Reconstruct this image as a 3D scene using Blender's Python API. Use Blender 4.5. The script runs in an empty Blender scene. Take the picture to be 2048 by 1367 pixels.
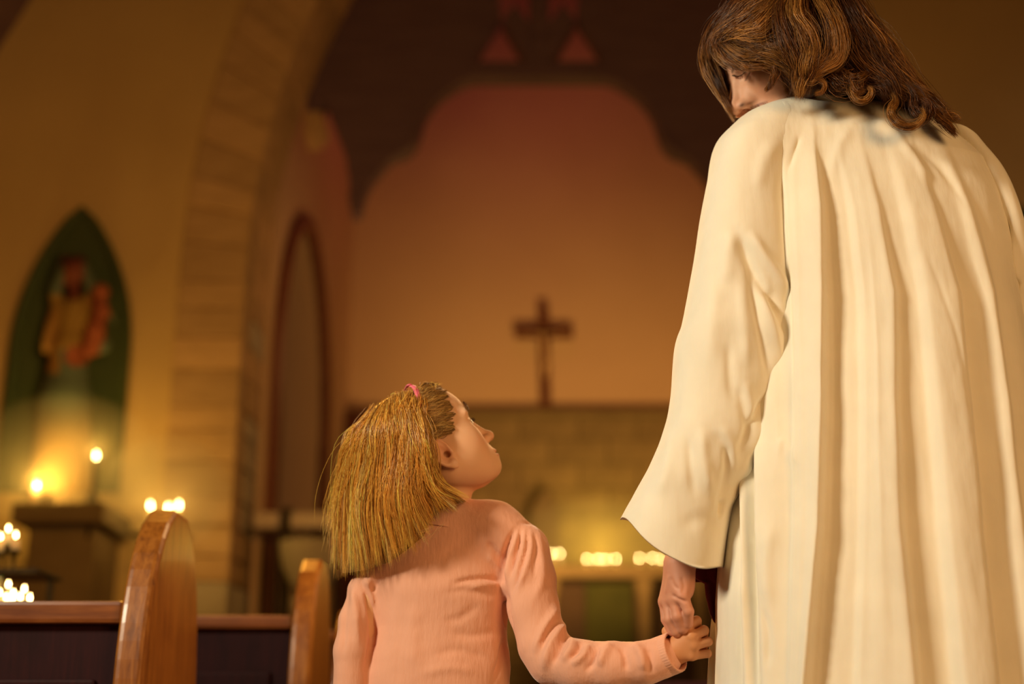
import bpy, bmesh, math, random
import numpy as np
from mathutils import Vector, Matrix, noise

random.seed(7); rng = np.random.default_rng(7)
C = bpy.context.scene.collection
sc = bpy.context.scene

# ------------------------------------------------------------------ camera, world, light, exposure
F = 2844.0; PITCH = math.radians(16.7); HC = 0.45
cam_d = bpy.data.cameras.new('camera'); cam = bpy.data.objects.new('camera', cam_d); C.objects.link(cam)
cam.location = (0, 0, HC); cam.rotation_euler = (math.pi/2 + PITCH, 0, 0)
cam_d.sensor_width = 36; cam_d.lens = 36*F/2048.0
cam_d.dof.use_dof = True; cam_d.dof.focus_distance = 2.27; cam_d.dof.aperture_fstop = 1.75
cam_d.clip_start = 0.05; cam_d.clip_end = 100
sc.camera = cam
w = bpy.data.worlds.new('world'); sc.world = w; w.use_nodes = True
w.node_tree.nodes['Background'].inputs[0].default_value = (1.0, 0.58, 0.45, 1)
w.node_tree.nodes['Background'].inputs[1].default_value = 0.03
sc.view_settings.view_transform = 'Standard'; sc.view_settings.look = 'None'
sc.view_settings.gamma = 1; sc.view_settings.use_curve_mapping = False
sc.view_settings.exposure = 0.0
sc.cycles.use_denoising = True
sc.cycles.max_bounces = 6
sc.cycles.sample_clamp_indirect = 4.0

def area(name, loc, target, size, power, col):
    l = bpy.data.lights.new(name, 'AREA'); l.size = size; l.energy = power; l.color = col
    o = bpy.data.objects.new(name, l); C.objects.link(o); o.location = loc
    o.rotation_euler = (Vector(target)-Vector(loc)).to_track_quat('-Z', 'Y').to_euler(); return o
def spot(name, loc, target, power, col, ang, blend=0.9, rad=0.25):
    l = bpy.data.lights.new(name, 'SPOT'); l.energy = power; l.color = col; l.spot_size = math.radians(ang)
    l.spot_blend = blend; l.shadow_soft_size = rad
    o = bpy.data.objects.new(name, l); C.objects.link(o); o.location = loc
    o.rotation_euler = (Vector(target)-Vector(loc)).to_track_quat('-Z', 'Y').to_euler(); return o
def point(name, loc, power, col, r=0.15):
    l = bpy.data.lights.new(name, 'POINT'); l.energy = power; l.color = col; l.shadow_soft_size = r
    o = bpy.data.objects.new(name, l); C.objects.link(o); o.location = loc; return o

k_ = area('key_light', (-2.6, 0.35, 2.5), (0.35, 2.3, 1.05), 0.6, 26.5, (1.0, 0.85, 0.60)); k_.data.spread = math.radians(80)
f_ = area('fill_light', (1.9, -0.9, 1.5), (0.4, 2.3, 1.0), 1.2, 19, (1.0, 0.56, 0.22)); f_.data.spread = math.radians(105)
spot('chancel_fill', (0.5, 9.0, 1.7), (0.55, 12.0, 3.0), 300, (1.0, 0.52, 0.13), 82)  # unseen spot added to brighten the chancel back wall
point('red_fill', (0.3, 10.3, 6.0), 8, (1.0, 0.07, 0.20), 0.2)  # unseen red light added to redden the upper chancel wall
point('nave_fill', (-1.0, 4.6, 2.2), 56, (1.0, 0.44, 0.055), 0.3)  # unseen light added to warm the nave's east wall and arch
point('aisle_fill', (0.10, 3.35, 1.6), 34, (1.0, 0.58, 0.24), 0.3)  # unseen light added for the pew end's aisle side and girl's face
point('side_wall_fill', (-0.7, 8.7, 3.0), 7, (1.0, 0.50, 0.15), 0.2)  # unseen light added to lift the chancel side wall

# ------------------------------------------------------------------ helpers
cp, sp = math.cos(PITCH), math.sin(PITCH)
def at(px, py, Y):
    """the world point at distance Y in front of the camera whose place in the photograph is px, py"""
    u = (px-1024)/F; v = (683.5-py)/F
    dy = cp - v*sp; dz = sp + v*cp; t = Y/dy
    return np.array([u*t, Y, HC + dz*t])
def zc(p): return p[1]*cp + (p[2]-HC)*sp
def mpp(px, py, Y): return zc(at(px, py, Y))/F          # metres per pixel there
def proj(V):
    z = V[:, 1]*cp + (V[:, 2]-HC)*sp
    yy = -V[:, 1]*sp + (V[:, 2]-HC)*cp
    return 1024 + F*V[:, 0]/z, 683.5 - F*yy/z

def tag(o, label=None, cat=None, group=None, kind=None):
    if label: o['label'] = label
    if cat: o['category'] = cat
    if group: o['group'] = group
    if kind: o['kind'] = kind
    return o
def empty(name, loc=(0, 0, 0), rz=0.0):
    o = bpy.data.objects.new(name, None); o.empty_display_size = 0.1; C.objects.link(o)
    o.location = loc; o.rotation_euler = (0, 0, rz); return o
def link(name, me, mat=None, parent=None, loc=None):
    o = bpy.data.objects.new(name, me); C.objects.link(o)
    if mat is not None:
        for m in (mat if isinstance(mat, (list, tuple)) else [mat]): me.materials.append(m)
    if loc is not None: o.location = loc
    if parent is not None:
        o.parent = parent
    return o
def wlink(name, me, mat, parent):
    """mesh in world coordinates under an (unrotated or rotated) parent"""
    o = link(name, me, mat, parent)
    o.matrix_parent_inverse = Matrix.LocRotScale(parent.location, parent.rotation_euler, None).inverted()
    return o
def mesh(name, V, Fc, smooth=True):
    me = bpy.data.meshes.new(name)
    V = np.asarray(V, dtype=np.float32)
    if isinstance(Fc, np.ndarray):
        k = Fc.shape[1]; n = len(Fc)
        me.vertices.add(len(V)); me.vertices.foreach_set('co', V.ravel())
        me.loops.add(n*k); me.loops.foreach_set('vertex_index', Fc.astype(np.int32).ravel())
        me.polygons.add(n); me.polygons.foreach_set('loop_start', np.arange(0, n*k, k, dtype=np.int32))
        me.polygons.foreach_set('loop_total', np.full(n, k, dtype=np.int32))
        me.update(calc_edges=True)
    else:
        me.from_pydata([tuple(map(float, v)) for v in V], [], Fc); me.update()
    if smooth: me.polygons.foreach_set('use_smooth', np.ones(len(me.polygons), dtype=bool))
    return me
def box_bm(bm, x0, x1, y0, y1, z0, z1, bev=0.0):
    r = bmesh.ops.create_cube(bm, size=1)
    vs = r['verts']
    for v in vs:
        v.co = Vector((x0+(v.co.x+.5)*(x1-x0), y0+(v.co.y+.5)*(y1-y0), z0+(v.co.z+.5)*(z1-z0)))
    if bev > 0:
        es = list({e for v in vs for e in v.link_edges})
        bmesh.ops.bevel(bm, geom=es, offset=bev, segments=2, affect='EDGES', profile=0.6)
def bm_mesh(name, bm, smooth=False):
    me = bpy.data.meshes.new(name); bmesh.ops.recalc_face_normals(bm, faces=bm.faces); bm.to_mesh(me); bm.free()
    if smooth:
        for p in me.polygons: p.use_smooth = True
    return me
def box(name, x0, x1, y0, y1, z0, z1, bev=0.0):
    bm = bmesh.new(); box_bm(bm, x0, x1, y0, y1, z0, z1, bev); return bm_mesh(name, bm)
def prism(name, pts, y0, y1, bev=0.0, axis='y'):
    """polygon of (a, z) extruded from y0 to y1 (axis y) or x0 to x1 (axis x)"""
    bm = bmesh.new()
    f = (lambda a, z, d: (a, d, z)) if axis == 'y' else (lambda a, z, d: (d, a, z))
    vs = [bm.verts.new(f(a, z, y0)) for a, z in pts]
    fc = bm.faces.new(vs)
    r = bmesh.ops.extrude_face_region(bm, geom=[fc])
    dv = Vector((0, y1-y0, 0)) if axis == 'y' else Vector((y1-y0, 0, 0))
    bmesh.ops.translate(bm, vec=dv, verts=[g for g in r['geom'] if isinstance(g, bmesh.types.BMVert)])
    bmesh.ops.recalc_face_normals(bm, faces=bm.faces)
    if bev > 0:
        es = [e for e in bm.edges if len(e.link_faces) == 2 and e.calc_face_angle(0) > 0.6]
        bmesh.ops.bevel(bm, geom=es, offset=bev, segments=3, affect='EDGES', profile=0.6)
    bmesh.ops.triangulate(bm, faces=[f for f in bm.faces if len(f.verts) > 4])
    return bm_mesh(name, bm)
def lathe(name, prof, n=24, loc=(0, 0, 0)):
    V = []; Fc = []
    for r, z in prof:
        for k in range(n):
            a = 2*math.pi*k/n; V.append((loc[0]+r*math.cos(a), loc[1]+r*math.sin(a), loc[2]+z))
    m = len(prof)
    for i in range(m-1):
        for k in range(n):
            Fc.append((i*n+k, i*n+(k+1) % n, (i+1)*n+(k+1) % n, (i+1)*n+k))
    Fc.append(tuple(range(n))[::-1]); Fc.append(tuple((m-1)*n+k for k in range(n)))
    me = mesh(name, V, Fc)
    return me
def catmull(P, n):
    P = np.asarray(P, float); m = len(P)
    Q = np.vstack([2*P[0]-P[1], P, 2*P[-1]-P[-2]])
    t = np.linspace(0, m-1-1e-9, n); i = t.astype(int); u = (t-i)[:, None]
    a, b, c, d = Q[i], Q[i+1], Q[i+2], Q[i+3]
    return 0.5*((2*b)+(-a+c)*u+(2*a-5*b+4*c-d)*u**2+(-a+3*b-3*c+d)*u**3)
def sstep(x, a, b):
    t = np.clip((x-a)/(b-a), 0, 1); return t*t*(3-2*t)
def fbm(V, scale, seed=0.0, octv=3):
    """cheap smooth pseudo noise, vectorised"""
    V = np.asarray(V, float)*scale + seed*13.7
    out = np.zeros(len(V)); amp = 1.0; tot = 0
    for k in range(octv):
        a = 1.7+k*.61
        W = V*(2**k)
        s = (np.sin(W[:, 0]*1.3+1.7*np.sin(W[:, 1]*.9+a)+W[:, 2]*.4)
             + np.sin(W[:, 1]*1.1+1.5*np.sin(W[:, 2]*1.2+2*a)+W[:, 0]*.5)
             + np.sin(W[:, 2]*1.4+1.6*np.sin(W[:, 0]*.8+3*a)+W[:, 1]*.3))/3
        out += amp*s; tot += amp; amp *= .5
    return out/tot

# ------------------------------------------------------------------ materials
def mat(name, col, rough=0.6, **kw):
    m = bpy.data.materials.new(name); m.use_nodes = True
    nt = m.node_tree; b = nt.nodes['Principled BSDF']
    b.inputs['Base Color'].default_value = (*col, 1); b.inputs['Roughness'].default_value = rough
    for k, v in kw.items():
        b.inputs[k.replace('_', ' ')].default_value = v
    return m
def N(nt, t, **kw):
    n = nt.nodes.new(t)
    for k, v in kw.items(): setattr(n, k, v)
    return n
def noise_mat(name, c1, c2, scale=4, rough=0.8, bump=0.1, detail=6, obj_rand=0.0, stretch=(1, 1, 1), bscale=None, bdist=0.01, coords='Object', **kw):
    m = mat(name, c1, rough, **kw); nt = m.node_tree; b = nt.nodes['Principled BSDF']
    tc = N(nt, 'ShaderNodeTexCoord'); mp = N(nt, 'ShaderNodeMapping'); mp.inputs['Scale'].default_value = stretch
    nt.links.new(tc.outputs[coords], mp.inputs[0])
    n = N(nt, 'ShaderNodeTexNoise'); n.inputs['Scale'].default_value = scale; n.inputs['Detail'].default_value = detail
    nt.links.new(mp.outputs[0], n.inputs[0])
    r = N(nt, 'ShaderNodeValToRGB'); r.color_ramp.elements[0].position = .3; r.color_ramp.elements[1].position = .7
    r.color_ramp.elements[0].color = (*c1, 1); r.color_ramp.elements[1].color = (*c2, 1)
    nt.links.new(n.outputs[0], r.inputs[0]); out = r.outputs[0]
    if obj_rand > 0:
        oi = N(nt, 'ShaderNodeObjectInfo'); h = N(nt, 'ShaderNodeHueSaturation')
        mr = N(nt, 'ShaderNodeMapRange'); mr.inputs[3].default_value = 1-obj_rand; mr.inputs[4].default_value = 1+obj_rand
        nt.links.new(oi.outputs['Random'], mr.inputs[0]); nt.links.new(mr.outputs[0], h.inputs['Value'])
        nt.links.new(out, h.inputs['Color']); out = h.outputs[0]
    nt.links.new(out, b.inputs['Base Color'])
    if bump > 0:
        n2 = N(nt, 'ShaderNodeTexNoise'); n2.inputs['Scale'].default_value = bscale or scale*6; n2.inputs['Detail'].default_value = 4
        nt.links.new(mp.outputs[0], n2.inputs[0])
        bp = N(nt, 'ShaderNodeBump'); bp.inputs['Strength'].default_value = bump; bp.inputs['Distance'].default_value = bdist
        nt.links.new(n2.outputs[0], bp.inputs['Height']); nt.links.new(bp.outputs[0], b.inputs['Normal'])
    return m
def emis(name, col, strength):
    m = bpy.data.materials.new(name); m.use_nodes = True; nt = m.node_tree; nt.nodes.clear()
    o = N(nt, 'ShaderNodeOutputMaterial'); e = N(nt, 'ShaderNodeEmission')
    e.inputs[0].default_value = (*col, 1); e.inputs[1].default_value = strength
    nt.links.new(e.outputs[0], o.inputs[0]); return m
def attr_mat(name, rough, attr='tint', **kw):
    m = mat(name, (1, 1, 1), rough, **kw); nt = m.node_tree
    a = N(nt, 'ShaderNodeAttribute', attribute_name=attr)
    nt.links.new(a.outputs['Color'], nt.nodes['Principled BSDF'].inputs['Base Color']); return m

M = {}
M['plaster'] = noise_mat('plaster', (.60, .42, .19), (.68, .49, .23), 1.2, .9, .15, bscale=9)
M['plaster_red'] = noise_mat('chancel_plaster', (.60, .42, .28), (.66, .47, .32), 1.0, .9, .12, bscale=8)
M['stone'] = noise_mat('arch_stone', (.50, .33, .17), (.62, .42, .23), 5, .9, .5, obj_rand=.16, stretch=(1, 1, 3))
M['grey_stone'] = noise_mat('grey_stone', (.42, .36, .26), (.56, .50, .38), 4, .9, .4, obj_rand=.12)
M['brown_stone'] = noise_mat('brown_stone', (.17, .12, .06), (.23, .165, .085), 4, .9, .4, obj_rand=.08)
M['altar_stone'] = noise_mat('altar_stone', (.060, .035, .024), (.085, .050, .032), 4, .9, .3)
M['marble'] = noise_mat('marble', (.62, .50, .40), (.74, .62, .50), 3, .4, .05)
M['floor'] = noise_mat('floor_stone', (.16, .10, .07), (.22, .14, .10), 2, .5, .1)
M['dark_wood'] = noise_mat('truss_wood', (.15, .09, .13), (.19, .12, .16), 3, .6, .2, stretch=(1, 1, 6))
M['maroon'] = noise_mat('maroon_paint', (.19, .06, .04), (.24, .08, .045), 3, .7, .1)
M['niche_green'] = noise_mat('niche_green', (.045, .075, .03), (.07, .10, .04), 2, .8, .05)
M['iron'] = mat('iron', (.03, .022, .018), .5, Metallic=.7)
M['wax'] = mat('wax', (.85, .75, .55), .5, Subsurface_Weight=.3)
M['brass'] = mat('brass', (.55, .35, .12), .35, Metallic=1.0)
M['green_cloth'] = noise_mat('green_cloth', (.040, .045, .008), (.06, .062, .012), 6, .9, .1)
M['crucifix_wood'] = noise_mat('crucifix_wood', (.10, .028, .012), (.14, .04, .018), 8, .5, .1)
M['corpus'] = mat('corpus', (.50, .32, .18), .6)

def wood_mat(name, c1, c2, c3, scale=7, st=(14, 14, .9)):
    m = mat(name, c2, .36, Coat_Weight=.28, Coat_Roughness=.15); nt = m.node_tree; b = nt.nodes['Principled BSDF']
    tc = N(nt, 'ShaderNodeTexCoord'); mp = N(nt, 'ShaderNodeMapping'); mp.inputs['Scale'].default_value = st
    nt.links.new(tc.outputs['Object'], mp.inputs[0])
    n = N(nt, 'ShaderNodeTexNoise'); n.inputs['Scale'].default_value = scale; n.inputs['Detail'].default_value = 8; n.inputs['Roughness'].default_value = .62; n.inputs['Distortion'].default_value = .6
    nt.links.new(mp.outputs[0], n.inputs[0])
    r = N(nt, 'ShaderNodeValToRGB'); e = r.color_ramp.elements
    e[0].position = .30; e[0].color = (*c1, 1); e[1].position = .72; e[1].color = (*c3, 1)
    k = e.new(.5); k.color = (*c2, 1)
    nt.links.new(n.outputs[0], r.inputs[0])
    # blotches of worn varnish
    n2 = N(nt, 'ShaderNodeTexNoise'); n2.inputs['Scale'].default_value = 9; n2.inputs['Detail'].default_value = 3
    nt.links.new(tc.outputs['Object'], n2.inputs[0])
    mx = N(nt, 'ShaderNodeMix', data_type='RGBA', blend_type='MULTIPLY'); mr = N(nt, 'ShaderNodeMapRange')
    mr.inputs[1].default_value = .5; mr.inputs[2].default_value = .7; mr.inputs[3].default_value = 0; mr.inputs[4].default_value = .55
    nt.links.new(n2.outputs[0], mr.inputs[0]); nt.links.new(mr.outputs[0], mx.inputs['Factor'])
    nt.links.new(r.outputs[0], mx.inputs[6]); mx.inputs[7].default_value = (.55, .40, .30, 1)
    nt.links.new(mx.outputs[2], b.inputs['Base Color'])
    bp = N(nt, 'ShaderNodeBump'); bp.inputs['Strength'].default_value = .12; bp.inputs['Distance'].default_value = .002
    nt.links.new(n.outputs[0], bp.inputs['Height']); nt.links.new(bp.outputs[0], b.inputs['Normal'])
    return m
M['pew'] = wood_mat('pew_wood', (.20, .062, .008), (.36, .125, .016), (.48, .19, .03))
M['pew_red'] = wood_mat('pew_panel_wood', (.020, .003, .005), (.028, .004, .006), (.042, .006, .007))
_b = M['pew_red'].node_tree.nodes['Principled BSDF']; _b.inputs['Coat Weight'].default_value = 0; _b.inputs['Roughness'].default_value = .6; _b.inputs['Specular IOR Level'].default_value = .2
M['pew_rail'] = wood_mat('pew_rail_wood', (.17, .050, .016), (.26, .080, .018), (.36, .12, .03), st=(.9, 14, 14))

def cloth_mat(name, col, sheen, weave, bump, rough=.85, sss=0.0, var=.06):
    m = mat(name, col, rough, Sheen_Weight=sheen, Sheen_Roughness=.4); nt = m.node_tree; b = nt.nodes['Principled BSDF']
    if sss: b.inputs['Subsurface Weight'].default_value = sss; b.inputs['Subsurface Radius'].default_value = (.02, .012, .006); b.inputs['Subsurface Scale'].default_value = .5
    tc = N(nt, 'ShaderNodeTexCoord')
    n = N(nt, 'ShaderNodeTexNoise'); n.inputs['Scale'].default_value = 12; n.inputs['Detail'].default_value = 6
    nt.links.new(tc.outputs['Object'], n.inputs[0])
    r = N(nt, 'ShaderNodeValToRGB'); r.color_ramp.elements[0].position = .3; r.color_ramp.elements[1].position = .7
    r.color_ramp.elements[0].color = tuple(c*(1-var) for c in col)+(1,); r.color_ramp.elements[1].color = tuple(min(1, c*(1+var*.6)) for c in col)+(1,)
    nt.links.new(n.outputs[0], r.inputs[0]); nt.links.new(r.outputs[0], b.inputs['Base Color'])
    mp = N(nt, 'ShaderNodeMapping'); mp.inputs['Scale'].default_value = (1, 1, .22); nt.links.new(tc.outputs['Object'], mp.inputs[0])
    n2 = N(nt, 'ShaderNodeTexNoise'); n2.inputs['Scale'].default_value = weave; n2.inputs['Detail'].default_value = 4
    nt.links.new(mp.outputs[0], n2.inputs[0])
    bp = N(nt, 'ShaderNodeBump'); bp.inputs['Strength'].default_value = bump; bp.inputs['Distance'].default_value = .004
    nt.links.new(n2.outputs[0], bp.inputs['Height']); nt.links.new(bp.outputs[0], b.inputs['Normal'])
    return m
M['robe'] = cloth_mat('robe_linen', (.86, .80, .66), .15, 60, .25, sss=.12)
M['sweater'] = cloth_mat('sweater_knit', (.80, .41, .28), .35, 160, .30, sss=.05)
M['sash'] = cloth_mat('dark_red_cloth', (.16, .010, .012), .1, 40, .2)
M['trousers'] = cloth_mat('navy_cloth', (.05, .05, .09), .1, 40, .2)
M['shoe'] = mat('shoe_leather', (.09, .05, .03), .5)
M['skin'] = attr_mat('skin', .58, Subsurface_Weight=.18)
M['skin'].node_tree.nodes['Principled BSDF'].inputs['Subsurface Radius'].default_value = (.012, .004, .002)
M['skin'].node_tree.nodes['Principled BSDF'].inputs['Subsurface Scale'].default_value = .5
M['eye'] = mat('eye_white', (.80, .76, .70), .15)
M['iris'] = mat('eye_iris', (.06, .035, .02), .1)
M['hair'] = attr_mat('hair_strands', .36, Specular_IOR_Level=.4, Anisotropic=.4)
M['band'] = mat('pink_band', (.80, .16, .25), .4)
M['statue'] = attr_mat('statue_paint', .7)

# ------------------------------------------------------------------ implicit surfaces
def ell(c, r, R=None):
    c = np.array(c, np.float32); r = np.array(r, np.float32)
    def f(P):
        q = P-c
        if R is not None: q = q@R
        a = q/r; b = a/r
        k0 = np.sqrt((a*a).sum(1)); k1 = np.sqrt((b*b).sum(1))+1e-9
        return k0*(k0-1)/k1
    return f
def cone(a, b, r1, r2, flat=None):
    a = np.array(a, np.float32); b = np.array(b, np.float32); ba = b-a; L = float((ba*ba).sum())+1e-12
    def f(P):
        q = P-a
        t = np.clip((q@ba)/L, 0, 1)
        d = q-t[:, None]*ba
        if flat is not None: d = d*np.array(flat, np.float32)
        return np.sqrt((d*d).sum(1))-(r1+(r2-r1)*t)
    return f
def chain(pts, rad):
    return [cone(pts[i], pts[i+1], rad[i], rad[i+1]) for i in range(len(pts)-1)]
def smin(a, b, k):
    h = np.clip(.5+.5*(b-a)/k, 0, 1); return b+(a-b)*h-k*h*(1-h)
def smax(a, b, k): return -smin(-a, -b, k)
class SDF:
    def __init__(s): s.ops = []
    def add(s, f, k=.01): s.ops.append(('a', f, k)); return s
    def sub(s, f, k=.003): s.ops.append(('s', f, k)); return s
    def sym(s, g, k=.01, op='a'):
        """mirrored over y"""
        s.ops.append((op, lambda P, g=g: g(np.column_stack([P[:, 0], np.abs(P[:, 1]), P[:, 2]])), k)); return s
    def __call__(s, P):
        P = P.astype(np.float32); d = None
        for o, f, k in s.ops:
            v = f(P)
            if d is None: d = v
            elif o == 'a': d = smin(d, v, k)
            else: d = smax(d, -v, k)
        return d
def surfnet(f, lo, hi, h):
    lo = np.array(lo, float); hi = np.array(hi, float); S = 4
    nb = np.ceil((hi-lo)/(h*S)).astype(int)+1; n = nb*S
    bi = np.stack(np.meshgrid(*[np.arange(k) for k in nb], indexing='ij'), -1).reshape(-1, 3)
    cen = lo+(bi*S+1.5)*h
    cv = f(cen.astype(np.float32))
    vals = np.repeat(np.repeat(np.repeat(np.sign(cv).reshape(nb).astype(np.float32), S, 0), S, 1), S, 2)
    act = bi[np.abs(cv) < h*S*1.9]
    off = np.stack(np.meshgrid(*[np.arange(S)]*3, indexing='ij'), -1).reshape(-1, 3)
    idx = (act[:, None, :]*S+off[None]).reshape(-1, 3)
    for s0 in range(0, len(idx), 400000):
        ii = idx[s0:s0+400000]
        vals[ii[:, 0], ii[:, 1], ii[:, 2]] = f((lo+ii*h).astype(np.float32))
    ins = vals < 0
    cnt = np.zeros(np.array(n)-1, np.int8)
    for o in off[:0].tolist() or [(a, b, c) for a in (0, 1) for b in (0, 1) for c in (0, 1)]:
        cnt += ins[o[0]:n[0]-1+o[0], o[1]:n[1]-1+o[1], o[2]:n[2]-1+o[2]]
    ci = np.argwhere((cnt > 0) & (cnt < 8))
    acc = np.zeros((len(ci), 3)); num = np.zeros(len(ci))
    for ax in range(3):
        o1, o2 = [a for a in range(3) if a != ax]
        for a in (0, 1):
            for b in (0, 1):
                p = ci.copy(); p[:, o1] += a; p[:, o2] += b; q = p.copy(); q[:, ax] += 1
                v0 = vals[p[:, 0], p[:, 1], p[:, 2]]; v1 = vals[q[:, 0], q[:, 1], q[:, 2]]
                m = (v0 < 0) != (v1 < 0)
                t = np.where(m, v0/(v0-v1+1e-20), 0)
                e = p.astype(float); e[:, ax] += t
                acc[m] += e[m]; num += m
    V = lo+acc/num[:, None]*h
    mp = np.full(np.array(n)-1, -1, np.int64); mp[ci[:, 0], ci[:, 1], ci[:, 2]] = np.arange(len(ci))
    quads = []
    for ax in range(3):
        o1, o2 = (ax+1) % 3, (ax+2) % 3
        A = np.take(ins, range(0, n[ax]-1), ax); B = np.take(ins, range(1, n[ax]), ax)
        e = np.argwhere(A != B)
        e = e[(e[:, o1] > 0) & (e[:, o2] > 0) & (e[:, o1] < n[o1]-1) & (e[:, o2] < n[o2]-1)]
        fl = A[e[:, 0], e[:, 1], e[:, 2]]
        def g(a, b):
            p = e.copy(); p[:, o1] -= a; p[:, o2] -= b; return mp[p[:, 0], p[:, 1], p[:, 2]]
        Q = np.column_stack([g(1, 1), g(0, 1), g(0, 0), g(1, 0)])
        Q[~fl] = Q[~fl][:, ::-1]
        quads.append(Q[(Q >= 0).all(1)])
    return V, np.vstack(quads)
def vsmooth(V, Q, it=2, lam=.5):
    E = np.vstack([Q[:, [0, 1]], Q[:, [1, 2]], Q[:, [2, 3]], Q[:, [3, 0]]])
    E = np.vstack([E, E[:, ::-1]]); n = len(V); deg = np.bincount(E[:, 0], minlength=n)[:, None]
    for _ in range(it):
        S = np.column_stack([np.bincount(E[:, 0], weights=V[E[:, 1], k], minlength=n) for k in range(3)])
        V = V+lam*(S/np.maximum(deg, 1)-V)
    return V
def vnormals(V, Q):
    a = V[Q[:, 2]]-V[Q[:, 0]]; b = V[Q[:, 3]]-V[Q[:, 1]]; fn = np.cross(a, b)
    Nn = np.zeros_like(V)
    for k in range(4):
        for c in range(3): Nn[:, c] += np.bincount(Q[:, k], weights=fn[:, c], minlength=len(V))
    return Nn/(np.linalg.norm(Nn, axis=1, keepdims=True)+1e-12)

def seg_dist(px, py, poly):
    """image distance to a polyline, and the place along it"""
    poly = np.asarray(poly, float); best = np.full(len(px), 1e9); tt = np.zeros(len(px)); sg = np.zeros(len(px))
    L = np.r_[0, np.cumsum(np.hypot(*(poly[1:]-poly[:-1]).T))]; L /= L[-1]
    for i in range(len(poly)-1):
        a, b = poly[i], poly[i+1]; d = b-a; l2 = d@d
        t = np.clip(((px-a[0])*d[0]+(py-a[1])*d[1])/l2, 0, 1)
        qx = a[0]+t*d[0]-px; qy = a[1]+t*d[1]-py; r = np.hypot(qx, qy)
        m = r < best
        best[m] = r[m]; tt[m] = (L[i]+t*(L[i+1]-L[i]))[m]; sg[m] = np.sign(d[0]*(py-a[1])-d[1]*(px-a[0]))[m]
    return best, tt, sg
def folds(V, Nn, lines):
    """real relief in cloth: ridges (+) and creases (-), amplitude in metres, width in pixels; fades at both ends"""
    px, py = proj(V); view = -V+np.array([0, 0, HC]); view /= np.linalg.norm(view, axis=1, keepdims=True)
    fc = sstep((Nn*view).sum(1), -.15, .35)
    out = np.zeros(len(V))
    for poly, amp, wid in lines:
        poly = catmull(poly, 4*len(poly)) if len(poly) > 2 else np.asarray(poly, float)
        d, t, s = seg_dist(px, py, poly)
        env = sstep(t, 0, .25)*(1-sstep(t, .7, 1.0))+.15
        if isinstance(wid, tuple):   # asymmetric: sharp on one side
            wv = np.where(s > 0, wid[0], wid[1])
        else: wv = wid
        out += amp*env*np.exp(-(d/wv)**2)
    return V+Nn*(out*fc)[:, None]

# ------------------------------------------------------------------ hair
def strands(guides, seed=1):
    """guides: dicts with pts (world), n, r (clump radius m), w (strand width), col, env (root,mid,tip)"""
    R = np.random.default_rng(seed); Vs = []; Fs = []; Cs = []; base = 0
    for g in guides:
        K = g.get('K', 18); n = g['n']
        P = catmull(g['pts'], K)
        T = np.gradient(P, axis=0); T /= np.linalg.norm(T, axis=1, keepdims=True)+1e-9
        up = np.array([0, 1.0, 0.15]); A = np.cross(T, up); A /= np.linalg.norm(A, axis=1, keepdims=True)+1e-9
        B = np.cross(T, A)
        ang = R.uniform(0, 2*np.pi, n); rr = np.sqrt(R.uniform(0, 1, n))
        t = np.linspace(0, 1, K); e0, e1, e2 = g.get('env', (.5, 1, .35))
        env = np.interp(t, [0, .5, 1], [e0, e1, e2])*g['r']
        fl = g.get('flat', 1.0)
        rr = np.where(R.random(n) < g.get('fly', .10), rr*R.uniform(1.5, 3.2, n), rr)
        oa = (rr*np.cos(ang))[:, None]*env; ob = (rr*np.sin(ang)*fl)[:, None]*env
        ph = R.uniform(0, 6.28, (n, 1)); fr = g.get('fr', 1.5)*R.uniform(.7, 1.3, (n, 1)); wa = g.get('wave', .002)
        oa = oa+wa*np.sin(ph+fr*2*np.pi*t)*np.minimum(t*3, 1); ob = ob+wa*np.cos(ph*1.3+fr*2*np.pi*t)*np.minimum(t*3, 1)
        cut = R.uniform(g.get('cut', .88), 1, (n, 1))      # uneven lengths
        tt = t*cut*(K-1); i0 = np.minimum(tt.astype(int), K-2); u = (tt-i0)[..., None]
        Pc = P[i0]*(1-u)+P[i0+1]*u; Ac = A[i0]; Bc = B[i0]; Tc = T[i0]
        X = Pc+Ac*oa[..., None]+Bc*ob[..., None]             # n,K,3
        w = g.get('w', .0006)*R.uniform(.6, 1.3, (n, 1))*np.interp(t, [0, .1, .8, 1], [g.get('rw', .7), 1, .9, .15])
        ring = []
        for k in range(3):
            a = 2*np.pi*k/3
            ring.append(X+Ac*(w*math.cos(a))[..., None]+Bc*(w*math.sin(a))[..., None])
        V = np.stack(ring, 2).reshape(-1, 3)                # n*K*3
        Vs.append(V)
        idx = (np.arange(n)[:, None, None]*K*3+np.arange(K-1)[None, :, None]*3+np.arange(3)[None, None])
        idn = (np.arange(n)[:, None, None]*K*3+np.arange(K-1)[None, :, None]*3+((np.arange(3)+1) % 3)[None, None])
        Fs.append((np.stack([idx, idn, idn+3, idx+3], -1)).reshape(-1, 4)+base)
        base += len(V)
        c0 = np.array(g['col']); v = R.choice(g.get('vals', [.35, .6, .85, 1.1, 1.6]), (n, 1, 1, 1), p=[.15, .2, .3, .25, .1])*R.uniform(.85, 1.15, (n, 1, 1, 1))*np.interp(t, [0, .3, 1], [.8, 1, 1.12])[None, :, None, None]
        Cs.append(np.clip(np.broadcast_to(c0*v, (n, K, 3, 3)), 0, 1).reshape(-1, 3))
    return np.vstack(Vs), np.vstack(Fs), np.vstack(Cs)
def set_tint(me, col):
    a = me.color_attributes.new('tint', 'FLOAT_COLOR', 'POINT')
    buf = np.ones((len(me.vertices), 4), np.float32); buf[:, :3] = col; a.data.foreach_set('color', buf.ravel())

exec_order = []
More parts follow.
